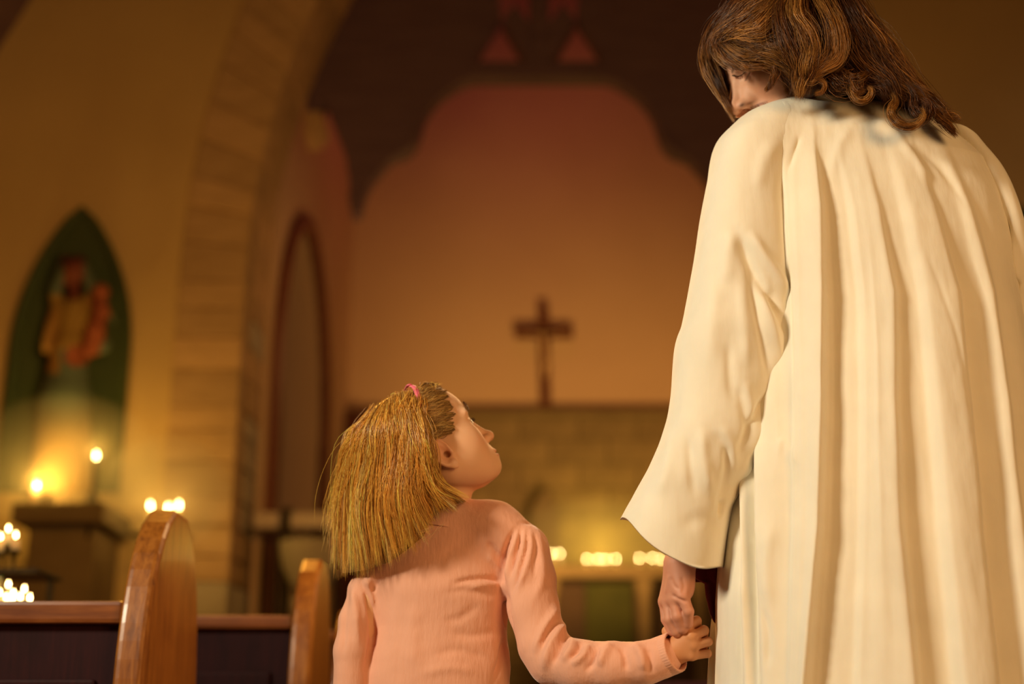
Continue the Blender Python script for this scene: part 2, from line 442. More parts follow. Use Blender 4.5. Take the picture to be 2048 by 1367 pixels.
# ------------------------------------------------------------------ the setting
def struct(name, me, m, parent=None):
    o = link(name, me, m, parent)
    if parent is None: o['kind'] = 'structure'
    return o
DN, DB, CT = 7.5, 12.0, 0.55            # nave east wall, chancel back wall, wall thickness
XC = 0.22                                # axis of the chancel
def wp(px, py, Y):
    p = at(px, py, Y); return (float(p[0]), float(p[2]))
# inner and outer edge of the arch band, as they stand in the wall plane
outer = [wp(x, y, DN) for x, y in [(330, 1000), (345, 800), (356, 614), (367, 486), (377, 358), (402, 225), (433, 118), (479, 0)]]
inner = [wp(x, y, DN) for x, y in [(470, 1000), (482, 800), (489, 666), (497, 512), (505, 328), (520, 246), (551, 143), (602, 31)]]
XO = outer[0][0]; XI = inner[0][0]
def arch_curve(xj, zs, ztop):
    """left half of a pointed arch from (xj, zs) up to (XC, ztop): arc tangent to the jamb; then the mirrored half"""
    dx = XC-xj; dz = ztop-zs
    Rr = (dx*dx+dz*dz)/(2*dx); cx = xj+Rr
    a1 = math.atan2(dz, cx-XC)
    L = [(cx-Rr*math.cos(a1*k/16), zs+Rr*math.sin(a1*k/16)) for k in range(17)]
    return L
ZS = 3.05
AO = arch_curve(XO-.01, ZS, 7.5); AI = arch_curve(XI, ZS, 6.75)

def wall_with_arch(name, y0, y1, xl, xr, zt, arc, mt):
    bm = bmesh.new()
    pts = [(arc[0][0], 0)]+list(arc)+[(2*XC-x, z) for x, z in arc[::-1][1:]]+[(2*XC-arc[0][0], 0)]
    outerp = [(xl, 0), (xl, zt), (xr, zt), (xr, 0)]
    # left part, right part, split down the axis over the apex
    apex = arc[-1]
    left = [(xl, 0), (arc[0][0], 0)]+list(arc)+[(XC, zt), (xl, zt)]
    right = [(2*XC-x, z) for x, z in [(2*XC-xr, 0), (arc[0][0], 0)]+list(arc)+[(XC, zt), (2*XC-xr, zt)]]
    for P in (left, right):
        vs = [bm.verts.new((x, y0, z)) for x, z in P]; f = bm.faces.new(vs)
        r = bmesh.ops.extrude_face_region(bm, geom=[f])
        bmesh.ops.translate(bm, vec=(0, y1-y0, 0), verts=[g for g in r['geom'] if isinstance(g, bmesh.types.BMVert)])
    bmesh.ops.recalc_face_normals(bm, faces=bm.faces)
    bmesh.ops.triangulate(bm, faces=[f for f in bm.faces if len(f.verts) > 4])
    return bm_mesh(name, bm)

# the nave's east wall, opened by the chancel arch
wall_front = struct('wall_front', wall_with_arch('wall_front', DN, DN+CT, -5.0, 5.5, 9.0, AO, M['plaster']), M['plaster'])
struct('floor', box('floor', -5.0, 5.5, -2.5, DB, -.1, 0), M['floor'])
struct('wall_left', box('wall_left', -5.2, -5.0, -2.5, DN, 0, 9.0), M['plaster'])
struct('wall_right', box('wall_right', 5.5, 5.7, -2.5, DN, 0, 9.0), M['plaster'])
struct('wall_back', box('wall_back', -5.0, 5.5, -2.7, -2.5, 0, 9.0), M['plaster'])
struct('ceiling', box('ceiling', -5.0, 5.5, -2.5, DN, 9.0, 9.15), M['dark_wood'])

# the foot of the nave roof, cutting the upper corners
ga = wp(0, 95, DN); gb = wp(62, 0, DN); sl = (gb[1]-ga[1])/(gb[0]-ga[0])
zl_ = ga[1]+sl*(-5.0-ga[0]); xa_ = ga[0]+(9.0-ga[1])/sl
struct('ceiling_left', prism('ceiling_left', [(-5.0, ga[1]-.5), (ga[0]-.5/sl, ga[1]-.5), (xa_, 9.0), (-5.0, 9.0)], -2.5, DN), M['dark_wood'])
struct('ceiling_right', prism('ceiling_right', [(5.5, ga[1]-.5), (2*XC+.06-ga[0]+.5/sl, ga[1]-.5), (2*XC-xa_+.06, 9.0), (5.5, 9.0)], -2.5, DN), M['dark_wood'])
# arch stones: one by one, front face and reveal
arch = empty('trim_1', (XO, DN, 0)); arch['kind'] = 'structure'
def stone_block(pin, pout, pin2, pout2, y0, y1, dep, mt, name='stone', parent=arch):
    """a voussoir between two joints: pin/pout lower joint, pin2/pout2 upper joint; bevelled, joints recessed"""
    bm = bmesh.new()
    P = [Vector((p[0], 0, p[1])) for p in (pin, pout, pout2, pin2)]
    c = sum(P, Vector())/4; g = .003
    P = [p+(c-p).normalized()*g*1.4 for p in P]
    pr = rng.uniform(0, .014)
    vs = [bm.verts.new((p.x, y0-dep-pr, p.z)) for p in P]; f = bm.faces.new(vs)
    r = bmesh.ops.extrude_face_region(bm, geom=[f])
    bmesh.ops.translate(bm, vec=(0, y1-y0+dep+pr, 0), verts=[q for q in r['geom'] if isinstance(q, bmesh.types.BMVert)])
    bmesh.ops.recalc_face_normals(bm, faces=bm.faces)
    es = [e for e in bm.edges if len(e.link_faces) == 2]
    bmesh.ops.bevel(bm, geom=es, offset=.008, segments=1, affect='EDGES')
    o = bpy.data.objects.new(name, bm_mesh(name, bm)); C.objects.link(o); o.data.materials.append(mt)
    o.parent = parent; o.matrix_parent_inverse = Matrix.Translation(-Vector(parent.location)); return o
def arch_stones(sgn):
    X = lambda x: x if sgn < 0 else 2*XC-x
    z = 0.0; k = 0
    while z < ZS-.05:                                    # jamb courses
        h = float(rng.uniform(.13, .22)); z2 = min(z+h, ZS)
        if ZS-z2 < .1: z2 = ZS
        m = M['grey_stone'] if z < 1.35 else M['stone']
        # face stone and a reveal stone behind it
        stone_block((X(XI), z), (X(XO-.01), z), (X(XI), z2), (X(XO-.01), z2), DN, DN+.2, .02, m)
        stone_block((X(XI+.015), z+.01), (X(XO), z+.01), (X(XI+.015), z2), (X(XO), z2), DN+.22, DN+CT, 0, M['grey_stone'] if rng.random() < .6 or z < 1.35 else M['stone'])
        z = z2
    n = 24
    def pt(arc, t):
        a = t*(len(arc)-1); i = min(int(a), len(arc)-2); u = a-i
        return (X(arc[i][0]*(1-u)+arc[i+1][0]*u), arc[i][1]*(1-u)+arc[i+1][1]*u)
    ts = np.cumsum(rng.uniform(.8, 1.2, n)); ts = np.r_[0, ts/ts[-1]]
    for i in range(n):
        stone_block(pt(AI, ts[i]), pt(AO, ts[i]), pt(AI, ts[i+1]), pt(AO, ts[i+1]), DN, DN+.2, .02, M['stone'])
        q = lambda arc, t, d=.015*(-sgn): pt(arc, t)
        stone_block(pt(AI, ts[i]), pt(AO, ts[i]), pt(AI, ts[i+1]), pt(AO, ts[i+1]), DN+.22, DN+CT, 0, M['stone'])
arch_stones(-1); arch_stones(1)

# chancel: side walls, raised floor, back wall
XL = float(at(700, 700, DB)[0]); XR = 2*XC-XL+.15
struct('wall_back_chancel', box('wall_back', XL-.3, XR+.3, DB, DB+.3, 0, 8.5), M['plaster_red']).name = 'wall_chancel_back'
CY0 = DN+CT
# left side wall with a pointed recess
def pointed(y0, y1, z0, zs, za, n=12):
    ym = (y0+y1)/2; hw = (y1-y0)/2; dz = za-zs
    Rr = (hw*hw+dz*dz)/(2*hw); a1 = math.atan2(dz, Rr-hw)
    L = [(y0+Rr-Rr*math.cos(a1*k/n), zs+Rr*math.sin(a1*k/n)) for k in range(n+1)]
    return [(y0, z0)]+L+[(2*ym-y, z) for y, z in L[::-1][1:]]+[(y1, z0)]
ya0 = 8.22; ya1 = 10.4
za = float(at(602, 470, 9.3)[2]); zs_ = za-1.25
REC = pointed(ya0, ya1, .35, zs_, za)
def side_wall(name, x0, x1):
    bm = bmesh.new()
    L = REC; mid = len(L)//2; ym = (ya0+ya1)/2
    A = [(CY0, 0), (CY0, 8.5), (ym, 8.5)]+[L[i] for i in range(mid, -1, -1)]+[(ya0, 0)]
    B = [(DB, 0), (DB, 8.5), (ym, 8.5)]+[L[i] for i in range(mid, len(L))]+[(ya1, 0)]
    for P in (A, B):
        vs = [bm.verts.new((x0, y, z)) for y, z in P]; f = bm.faces.new(vs)
        r = bmesh.ops.extrude_face_region(bm, geom=[f])
        bmesh.ops.translate(bm, vec=(x1-x0, 0, 0), verts=[g for g in r['geom'] if isinstance(g, bmesh.types.BMVert)])
    bmesh.ops.recalc_face_normals(bm, faces=bm.faces); bmesh.ops.triangulate(bm, faces=[f for f in bm.faces if len(f.verts) > 4])
    return bm_mesh(name, bm)
struct('wall_chancel_left', side_wall('wall_chancel_left', XL-.3, XL), M['plaster_red'])
struct('wall_recess', box('wall_recess', XL-.5, XL-.3, ya0-.3, ya1+.3, 0, za+.3), M['brown_stone']).name = 'wall_recess_left'
struct('wall_chancel_right', box('wall_chancel_right', XR, XR+.3, CY0, DB, 0, 8.5), M['plaster_red'])
# moulding round the recess
rm = empty('trim_2', (XL, ya0, 0)); rm['kind'] = 'structure'
def band(pts, wdt, x0, x1):
    """moulding strip along pts (y, z) on a wall of constant x"""
    bm = bmesh.new(); n = len(pts); vs = []
    for i, (y, z) in enumerate(pts):
        a = pts[max(i-1, 0)]; b = pts[min(i+1, n-1)]; d = Vector((b[0]-a[0], b[1]-a[1])).normalized(); nn = Vector((-d.y, d.x))
        vs.append([bm.verts.new((x, y+nn.x*o, z+nn.y*o)) for x, o in ((x0, 0), (x1, 0), (x1+.02, wdt*.5), (x1, wdt), (x0, wdt))])
    for i in range(n-1):
        for k in range(5):
            bm.faces.new((vs[i][k], vs[i][(k+1) % 5], vs[i+1][(k+1) % 5], vs[i+1][k]))
    bm.faces.new(vs[0]); bm.faces.new(vs[-1][::-1])
    return bm_mesh('moulding', bm)
wlink('moulding', band(REC, .11, XL-.02, XL+.04), M['maroon'], rm)
struct('ceiling_chancel', box('ceiling_chancel', XL-.3, XR+.3, CY0, DB+.3, 8.5, 8.6), M['dark_wood'])
struct('floor_chancel', box('floor_chancel', XL, XR, DN+.1, DB, 0, .36, .01), M['floor'])
# stone dado at the back, built from courses
ZD = float(at(1100, 838, DB)[2])
dado = empty('trim_3', (XL, DB, .36)); dado['kind'] = 'structure'
stone_meshes = {}
z = .36; r_ = 0
while z < ZD-.02:
    h = min(.215, ZD-z); x = XL + (0 if r_ % 2 else -.25)
    while x < XR:
        wd = .50; xa, xb = max(x, XL), min(x+wd, XR)
        if xb-xa > .06:
            key = (round(xb-xa, 3), round(h, 3))
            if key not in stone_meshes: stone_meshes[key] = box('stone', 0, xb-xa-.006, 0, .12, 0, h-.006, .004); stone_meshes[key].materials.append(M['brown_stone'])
            o = bpy.data.objects.new('stone', stone_meshes[key]); C.objects.link(o); o.parent = dado
            o.location = (xa-XL, -.12-rng.uniform(0, .012), z-.36)
        x += wd
    z += h; r_ += 1
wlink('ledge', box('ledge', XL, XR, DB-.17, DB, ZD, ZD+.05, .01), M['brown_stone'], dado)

# niches either side of the arch with a painted figure inside the left one
def niche(sgn, nm):
    X = lambda x: x if sgn < 0 else 2*(XC+.0)-x
    xl = float(at(30, 800, DN)[0]); xr = float(at(236, 800, DN)[0]); zt = float(at(160, 432, DN)[2]); zb = float(at(120, 985, DN)[2])
    P = pointed(xl, xr, zb, zt-.80, zt)
    P = [(X(x), z) for x, z in P]
    e = empty(nm, (X((xl+xr)/2), DN, zb)); e['kind'] = 'structure'
    wlink('panel', prism('panel', P, DN-.02, DN-.005), M['niche_green'], e)
    # frame moulding
    bm = bmesh.new(); n = len(P); vs = []
    for i, (x, z_) in enumerate(P):
        a = P[max(i-1, 0)]; b = P[min(i+1, n-1)]; d = Vector((b[0]-a[0], b[1]-a[1])).normalized(); nn = Vector((-d.y, d.x))*(-sgn)
        vs.append([bm.verts.new((x+nn.x*o, y, z_+nn.y*o)) for y, o in ((DN, 0), (DN-.04, 0), (DN-.06, .03), (DN-.04, .05), (DN, .05))])
    for i in range(n-1):
        for k in range(5): bm.faces.new((vs[i][k], vs[i][(k+1) % 5], vs[i+1][(k+1) % 5], vs[i+1][k]))
    wlink('frame', bm_mesh('frame', bm), M['niche_green'], e)
    return e
niche(-1, 'trim_4'); niche(1, 'trim_5')

# roof truss in front of the chancel, seen through the arch
YT = 8.35
truss = empty('roof_truss', tuple(at(1078, 150, YT)))
tag(truss, 'dark brown timber roof truss with arched braces spanning the chancel above the crucifix', 'roof truss')
XT = float(at(1078, 150, YT)[0])
def tp(pts, mirror=False):
    o = [wp(x, y, YT) for x, y in pts]
    return [(2*XT-x, z) for x, z in o] if mirror else o
br = [(1003, 45), (948, 132), (948, 163), (922, 172), (888, 194), (864, 218), (850, 243), (842, 272), (832, 296), (806, 312), (780, 326), (758, 350), (742, 372), (730, 396), (722, 430), (703, 430), (701, 370), (692, 312), (668, 250), (654, 214), (642, 240), (614, 238), (616, 205), (626, 160), (648, 85), (690, 0), (760, -150), (980, -150)]
for mir in (False, True):
    wlink('arched_brace', prism('arched_brace', tp(br, mir), YT-.07, YT+.07, .01), M['dark_wood'], truss)
wlink('collar_beam', prism('collar_beam', tp([(935, 132), (1221, 132), (1221, 163), (935, 163)]), YT-.075, YT+.075, .01), M['dark_wood'], truss)
wlink('king_post', prism('king_post', tp([(1056, 131), (1058, 60), (1058, -150), (1098, -150), (1098, 60), (1100, 131)]), YT-.07, YT+.07, .01), M['dark_wood'], truss)
for mir in (False, True):
    wlink('strut', prism('strut', tp([(1050, 131), (1004, 52), (1030, 20), (1060, 60), (1060, 131)], mir), YT-.09, YT+.09, .01), M['dark_wood'], truss)
    wlink('pendant', prism('pendant', tp([(698, 392), (728, 392), (722, 432), (704, 432)], mir), YT-.08, YT+.08, .012), M['dark_wood'], truss)
    # pierced tracery rib following the curve at the foot of the brace
    q = [(838, 262), (836, 286), (822, 304), (800, 316), (798, 308), (818, 294), (828, 272)]
    wlink('tracery_rib', prism('tracery_rib', tp(q, mir), YT-.09, YT+.09, .008), M['dark_wood'], truss)
# corbels the truss stands on
for mir in (False, True):
    c = prism('corbel', tp([(612, 238), (648, 238), (656, 262), (636, 285), (612, 290)], mir), YT-.13, YT+.13, .02)
    wlink('corbel', c, M['stone'], truss)
# roof boards behind the truss, closing the view above the collar
struct('ceiling_slope', prism('slope', [wp(560, -330, 9), (XC, 8.3), (2*XC-wp(560, -330, 9)[0], wp(560, -330, 9)[1]), (2*XC-wp(560, -330, 9)[0], wp(560, -330, 9)[1]+.1), (XC, 8.42), (wp(560, -330, 9)[0], wp(560, -330, 9)[1]+.1)], CY0, DB), M['dark_wood'])

# crucifix on the chancel wall
YC = DB-.10
cr = empty('crucifix', tuple(at(1087, 700, YC+.08)))
tag(cr, 'dark wooden crucifix with pale carved figure hanging on the chancel wall', 'crucifix')
a = wp(1087, 612, YC); b = wp(1092, 815, YC); l_ = wp(1030, 665, YC); r2 = wp(1146, 665, YC); hw = .045
wlink('upright', prism('upright', [(b[0]-hw, b[1]), (b[0]+hw, b[1]), (a[0]+hw, a[1]), (a[0]-hw, a[1])], YC-.03, YC+.03, .006), M['crucifix_wood'], cr)
wlink('crossbar', prism('crossbar', [(l_[0], l_[1]-hw), (r2[0], r2[1]-hw), (r2[0], r2[1]+hw), (l_[0], l_[1]+hw)], YC-.03, YC+.04, .006), M['crucifix_wood'], cr)
def corpus():
    s = SDF(); g = lambda x, y, d=.10: at(x, y, YC-d+.03)
    m_ = mpp(1087, 700, YC)
    s.add(ell(g(1084, 655), (3.2*m_, .03, 5*m_)), .01)
    for f in chain([g(1084, 668), g(1086, 685), g(1088, 700)], [5*m_, 4.4*m_, 4.8*m_]): s.add(f, .02)
    for sx in (-1, 1):
        for f in chain([g(1087+6*sx, 668), g(1087+30*sx, 664), g(1087+52*sx, 660)], [2.2*m_, 1.8*m_, 1.4*m_]): s.add(f, .01)
        for f in chain([g(1088+3*sx, 702), g(1092+3*sx, 725, .13), g(1090+1.5*sx, 752)], [3.4*m_, 2.8*m_, 1.6*m_]): s.add(f, .01)
    lo = at(1020, 770, YC-.2); hi = at(1155, 630, YC+.1)
    V, Q = surfnet(s, np.minimum(lo, hi)-.05, np.maximum(lo, hi)+.05, .008)
    return mesh('corpus', V, Q)
wlink('corpus', corpus(), M['corpus'], cr)

# candles ---------------------------------------------------------------
flame_me = lathe('flame', [(.0005, 0), (.006, .006), (.0085, .016), (.007, .03), (.0035, .044), (.0004, .055)], 12)
flame_me.materials.append(emis('flame', (1.0, .68, .24), 60))
candle_cache = {}
def candle(loc, h, r, label, group, power=None, scale=.62, mt='wax'):
    key = (round(h, 3), r, mt)
    if key not in candle_cache:
        me = lathe('wax_stick', [(r, 0), (r, h*.97), (r*.9, h), (r*.5, h-.004)], 16); me.materials.append(M[mt]); 
        wk = lathe('wick', [(.0012, h-.006), (.001, h+.012)], 6); wk.materials.append(M['iron']); candle_cache[key] = (me, wk)
    e = empty('candle', loc); tag(e, label, 'candle', group)
    for nm, d in zip(('wax_stick', 'wick'), candle_cache[key]):
        o = bpy.data.objects.new(nm, d); C.objects.link(o); o.parent = e
    f = bpy.data.objects.new('flame', flame_me); C.objects.link(f); f.parent = e; f.location = (0, 0, h+.006); f.scale = (scale,)*3
    if power:
        p = point('candle_glow', (loc[0], loc[1]-.02, loc[2]+h+.05), power, (1.0, .56, .10), .03); p.name = 'candle_light'
    return e
def shaft(px, py, Y, h):
    """foot of a candle whose flame centre shows at px, py"""
    p = at(px, py, Y); return (float(p[0]), float(Y), float(p[2])-h-.03)

# side altar under the left niche with its candles
YA = DN-.45
zt_ = float(at(140, 1012, YA)[2])
sa = empty('side_altar', (float(at(120, 1012, YA)[0]), YA+.2, 0))
tag(sa, 'dark stone side altar with stepped shelf below the painted niche at left', 'altar')
x0 = float(at(40, 1012, YA)[0]); x1 = float(at(222, 1012, YA)[0])
wlink('shelf', box('shelf', x0, x1, YA-.12, DN-.03, zt_-.10, zt_, .012), M['brown_stone'], sa)
wlink('shelf_upper', box('shelf_upper', x0+.12, x1-.16, YA+.12, DN-.03, zt_, zt_+.09, .012), M['brown_stone'], sa)
wlink('block', box('block', x0+.06, x1-.06, YA-.02, DN-.03, .95, zt_-.10, .012), M['brown_stone'], sa)
wlink('table_slab', box('table_slab', x0-.35, x1+.12, YA-.45, DN-.03, .85, .95, .015), M['grey_stone'], sa)
wlink('base_block', box('base_block', x0-.25, x1+.08, YA-.32, DN-.03, 0, .85, .015), M['stone'], sa)
# arrangement of dried flowers, pale brown mass right of the shelf
cs = []
c1 = shaft(193, 907, YA, .40)
hld = lathe('holder', [(.07, 0), (.06, .015), (.015, .03), (.012, .16), (.022, .18), (.022, .20)], 16)
e = empty('candlestick', (c1[0], c1[1], zt_)); tag(e, 'tall dark iron candlestick on the right end of the side altar shelf', 'candlestick')
hh = c1[2]-zt_
o = link('base', lathe('base', [(.06, 0), (.055, .015), (.014, .03), (.011, max(hh-.03, .05)), (.022, max(hh-.01, .06)), (.022, hh)], 16), M['iron'], e)
candle(c1, .40, .011, 'thin dark candle lit on the iron candlestick beside the statue', None, 3.5, mt='iron')
c2 = shaft(74, 966, YA, .14)
candle((c2[0], c2[1], zt_), c2[2]+.14-zt_, .016, 'short pale candle lit at the left of the side altar shelf', None, 7.0)
# three on a stand beside the arch
YS = DN-.40
s0 = shaft(330, 1009, YS, .12)
st = empty('candle_stand', (s0[0], YS, 0)); tag(st, 'slender iron candle stand before the left arch pillar', 'candle stand')
zt2 = s0[2]
wlink('pole', lathe('pole', [(.16, 0), (.15, .02), (.02, .05), (.015, zt2-.06), (.03, zt2-.03), (.015, zt2-.012)], 16, (s0[0], YS, 0)), M['iron'], st)
wlink('tray', box('tray', s0[0]-.15, s0[0]+.13, YS-.07, YS+.07, zt2-.012, zt2, .003), M['iron'], st)
for (px, py), lb in zip([(301, 1007), (337, 1011), (358, 1006)], ['leftmost of the three short candles on the stand by the pillar', 'middle of the three short candles on the stand by the pillar', 'rightmost of the three short candles on the stand by the pillar']):
    p = shaft(px, py, YS, .12); candle((p[0], YS, zt2), p[2]+.12-zt2, .012, lb, 'candles on the pillar stand', .6)

# votive rack in the left foreground
YV = 4.1
vp = at(30, 1170, YV)
vr = empty('votive_rack', (float(vp[0]), YV, 0)); tag(vr, 'black iron votive candle rack behind the front pew at the left edge', 'candle rack')
flames = [((18, 1045), .16), ((33, 1058), .10), ((2, 1061), .10), ((-14, 1050), .10), ((50, 1165), .0), ((18, 1156), .0), ((-2, 1135), .06), ((28, 1173), -.10), ((42, 1180), -.14), ((14, 1181), -.14), ((61, 1182), -.14), ((0, 1172), -.10), ((26, 1186), -.2)]
VL = ['topmost lit votive candle high on the iron rack at the left edge', 'lit votive candle just right of and below the topmost one on the rack',
      'votive candle on the upper tray, half cut by the left edge of the view', 'votive candle on the upper tray just outside the left edge of the view',
      'lit votive candle at the upper right of the low cluster on the rack', 'lit votive candle alone at the upper middle of the low cluster',
      'votive candle at the left edge, highest of the low cluster', 'lit votive candle in the middle of the crowded low row',
      'lit votive candle second from the right in the low front row', 'lit votive candle at the left of the low front row',
      'rightmost lit votive candle of the low front row, nearest the pew end', 'votive candle at the left edge, lower than its neighbour above it', 'nearest and lowest lit votive candle, in front of the low row']
tiers = {}
lbl_unused = ['upper candle, topmost of the small flames on the rack at the left edge', 'upper candle, lower right of the small flames high on the rack', 'upper candle cut by the left edge of the view']
for i, ((px, py), dy) in enumerate(flames):
    p = at(px, py, YV+dy); h = .035
    upper = py < 1100
    tz = float(p[2])-h-.03
    tag_l = 'small votive candle on the upper tray of the iron rack' if upper else 'small votive candle in the cluster on the lower tray of the iron rack'
    tag_l = VL[i]
    candle((float(p[0]), YV+dy, tz), h, .013, tag_l, 'upper votive candles' if upper else 'lower votive candles', .045, .30)
    # each cup sits on an arm of the rack
    wlink('cup', lathe('cup', [(.006, -.03), (.008, -.012), (.019, -.006), (.020, .002), (.016, .0)], 12, (float(p[0]), YV+dy, tz)), M['iron'], vr)
    bm = bmesh.new(); zz = tz-.03; xb_ = float(vp[0])
    box_bm(bm, float(p[0])-.004, float(p[0])+.004, YV+dy-.004, YV+dy+.004, min(zz, 1.0 if upper else .80), zz)
    wlink('cup_stem', bm_mesh('cup_stem', bm), M['iron'], vr)
for zz, ya, yb in ((1.0, -.02, .2), (.80, -.22, .08)):
    wlink('tray', box('tray', float(vp[0])-.14, float(vp[0])+.07, YV+ya, YV+yb, zz-.012, zz, .003), M['iron'], vr)
for sx in (-.12, .05):
    for sy in (-.18, .16):
        wlink('leg', box('leg', float(vp[0])+sx-.008, float(vp[0])+sx+.008, YV+sy-.008, YV+sy+.008, 0, 1.0 if sy > 0 else .80, .002), M['iron'], vr)

# high altar with its row of candles
YH = 10.9
zal = float(at(1200, 1140, YH)[2])
ha = empty('high_altar', (float(at(1215, 1200, YH)[0]), YH, .36)); tag(ha, 'stone high altar with marble top and small columns beneath the row of candles', 'altar')
ax0 = float(at(1060, 1150, YH)[0]); ax1 = float(at(1420, 1150, YH)[0])
wlink('top_slab', box('top_slab', ax0, ax1, YH-.3, YH+.5, zal-.09, zal, .012), M['brown_stone'], ha)
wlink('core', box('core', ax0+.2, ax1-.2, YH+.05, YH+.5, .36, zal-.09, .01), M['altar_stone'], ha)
for px in (1100, 1290, 1400):
    xx = float(at(px, 1200, YH-.2)[0])
    wlink('column', lathe('column', [(.075, 0), (.075, .05), (.055, .08), (.05, zal-.6), (.07, zal-.52), (.08, zal-.45)], 16, (xx, YH-.2, .36)), M['brown_stone'], ha)
cl = link('altar_frontal', box('altar_frontal', float(at(1172, 1200, YH-.1)[0]), float(at(1268, 1200, YH-.1)[0]), YH-.02, YH+.04, .50, zal-.10, .006), M['green_cloth'])
tag(cl, 'olive green cloth hanging on the front of the high altar between columns', 'altar cloth')
# gradine shelf and tabernacle behind the candles
wlink('gradine', box('gradine', ax0+.1, ax1, YH+.5, DB-.14, .36, zal+.12, .01), M['brown_stone'], ha)
tb = empty('tabernacle', tuple(at(1090, 1080, YH+.75))); tag(tb, 'small brown stone tabernacle with pointed gable standing at the left of the high altar', 'tabernacle')
tq = [wp(x, y, YH+.7) for x, y in [(1062, 1092), (1118, 1092), (1118, 1020), (1090, 980), (1062, 1020)]]
tq = [(x, zal+.12) if i < 2 else (x, z) for i, (x, z) in enumerate(tq)]
wlink('housing', prism('housing', tq, YH+.6, YH+.85, .01), M['brown_stone'], tb)
tq2 = [(x*.6+.4*(tq[0][0]+tq[1][0])/2, z) for x, z in tq]; zm = sum(z for _, z in tq)/5
wlink('little_door', prism('little_door', [(x, zm+(z-zm)*.7) for x, z in tq2], YH+.575, YH+.6, .004), M['brown_stone'], tb)
rowc = [(1102, 1103), (1119, 1103), (1174, 1114), (1195, 1114), (1210, 1114), (1231, 1114), (1279, 1112), (1305, 1112), (1324, 1114), (1350, 1113)]
nm_ = ['first from the left in the row on the high altar', 'second from the left on the high altar, touching the first', 'first of the middle four on the high altar', 'second of the middle four on the high altar', 'third of the middle four on the high altar', 'last of the middle four on the high altar', 'first of the right group on the high altar, left of the sleeve', 'second of the right group on the high altar, beside the cuff', 'third of the right group on the high altar, mostly hidden', 'last of the right group on the high altar, behind cuff']
for i, (px, py) in enumerate(rowc):
    p = at(px, py, YH+.1)
    hc_ = float(p[2])-.03-zal
    candle((float(p[0]), YH+.1, zal), hc_, .014, 'candle '+nm_[i], 'candles on the high altar', .12, .45)
# their joint light on the stone behind
for px, pw in ((1112, 1.5), (1202, 10), (1310, 1.5)):
    p = at(px, 1085, DB-.42); point('altar_candle_light', tuple(p), pw, (1.0, .66, .09), .12)

# altar rail and font at the chancel step, left of the girl
YR = 7.95
rail = empty('altar_rail', (float(at(590, 1045, YR)[0]), YR, 0)); tag(rail, 'altar rail with pale marble top and iron balusters left of the girl', 'railing')
p0 = at(512, 1045, YR); p1 = at(668, 1045, YR); zr = float(p0[2])
pm = at(575, 1045, YR)
wlink('rail_top', box('rail_top', float(p0[0]), float(pm[0])-.03, YR-.12, YR+.12, zr-.05, zr+.045, .02), M['marble'], rail)
wlink('rail_top', box('rail_top', float(pm[0])+.03, float(p1[0])+.25, YR-.12, YR+.12, zr-.05, zr+.045, .02), M['marble'], rail)
wlink('post', box('post', float(pm[0])-.03, float(pm[0])+.03, YR-.04, YR+.04, 0, zr+.08, .006), M['iron'], rail)
for k in range(7):
    xx = float(p0[0])+.05+k*(float(p1[0])-float(p0[0]))/6.5
    wlink('baluster', lathe('baluster', [(.018, 0), (.012, .1), (.012, zr*.5), (.02, zr*.52), (.012, zr*.55), (.012, zr-.05)], 8, (xx, YR+.02, 0)), M['iron'], rail)
YF = 7.55
fp = at(622, 1130, YF); zf = float(at(622, 1084, YF)[2])
font = empty('font', (float(fp[0]), YF, 0)); tag(font, 'pale marble font with a rounded bowl behind the second pew', 'font')
wlink('bowl', lathe('bowl', [(.07, zf-.26), (.11, zf-.22), (.15, zf-.13), (.165, zf-.05), (.17, zf), (.15, zf), (.13, zf-.05), (.04, zf-.1)], 28, (float(fp[0]), YF, 0)), M['grey_stone'], font)
wlink('pedestal', lathe('pedestal', [(.17, 0), (.17, .08), (.09, .14), (.075, zf-.4), (.10, zf-.30)], 24, (float(fp[0]), YF, 0)), M['marble'], font)

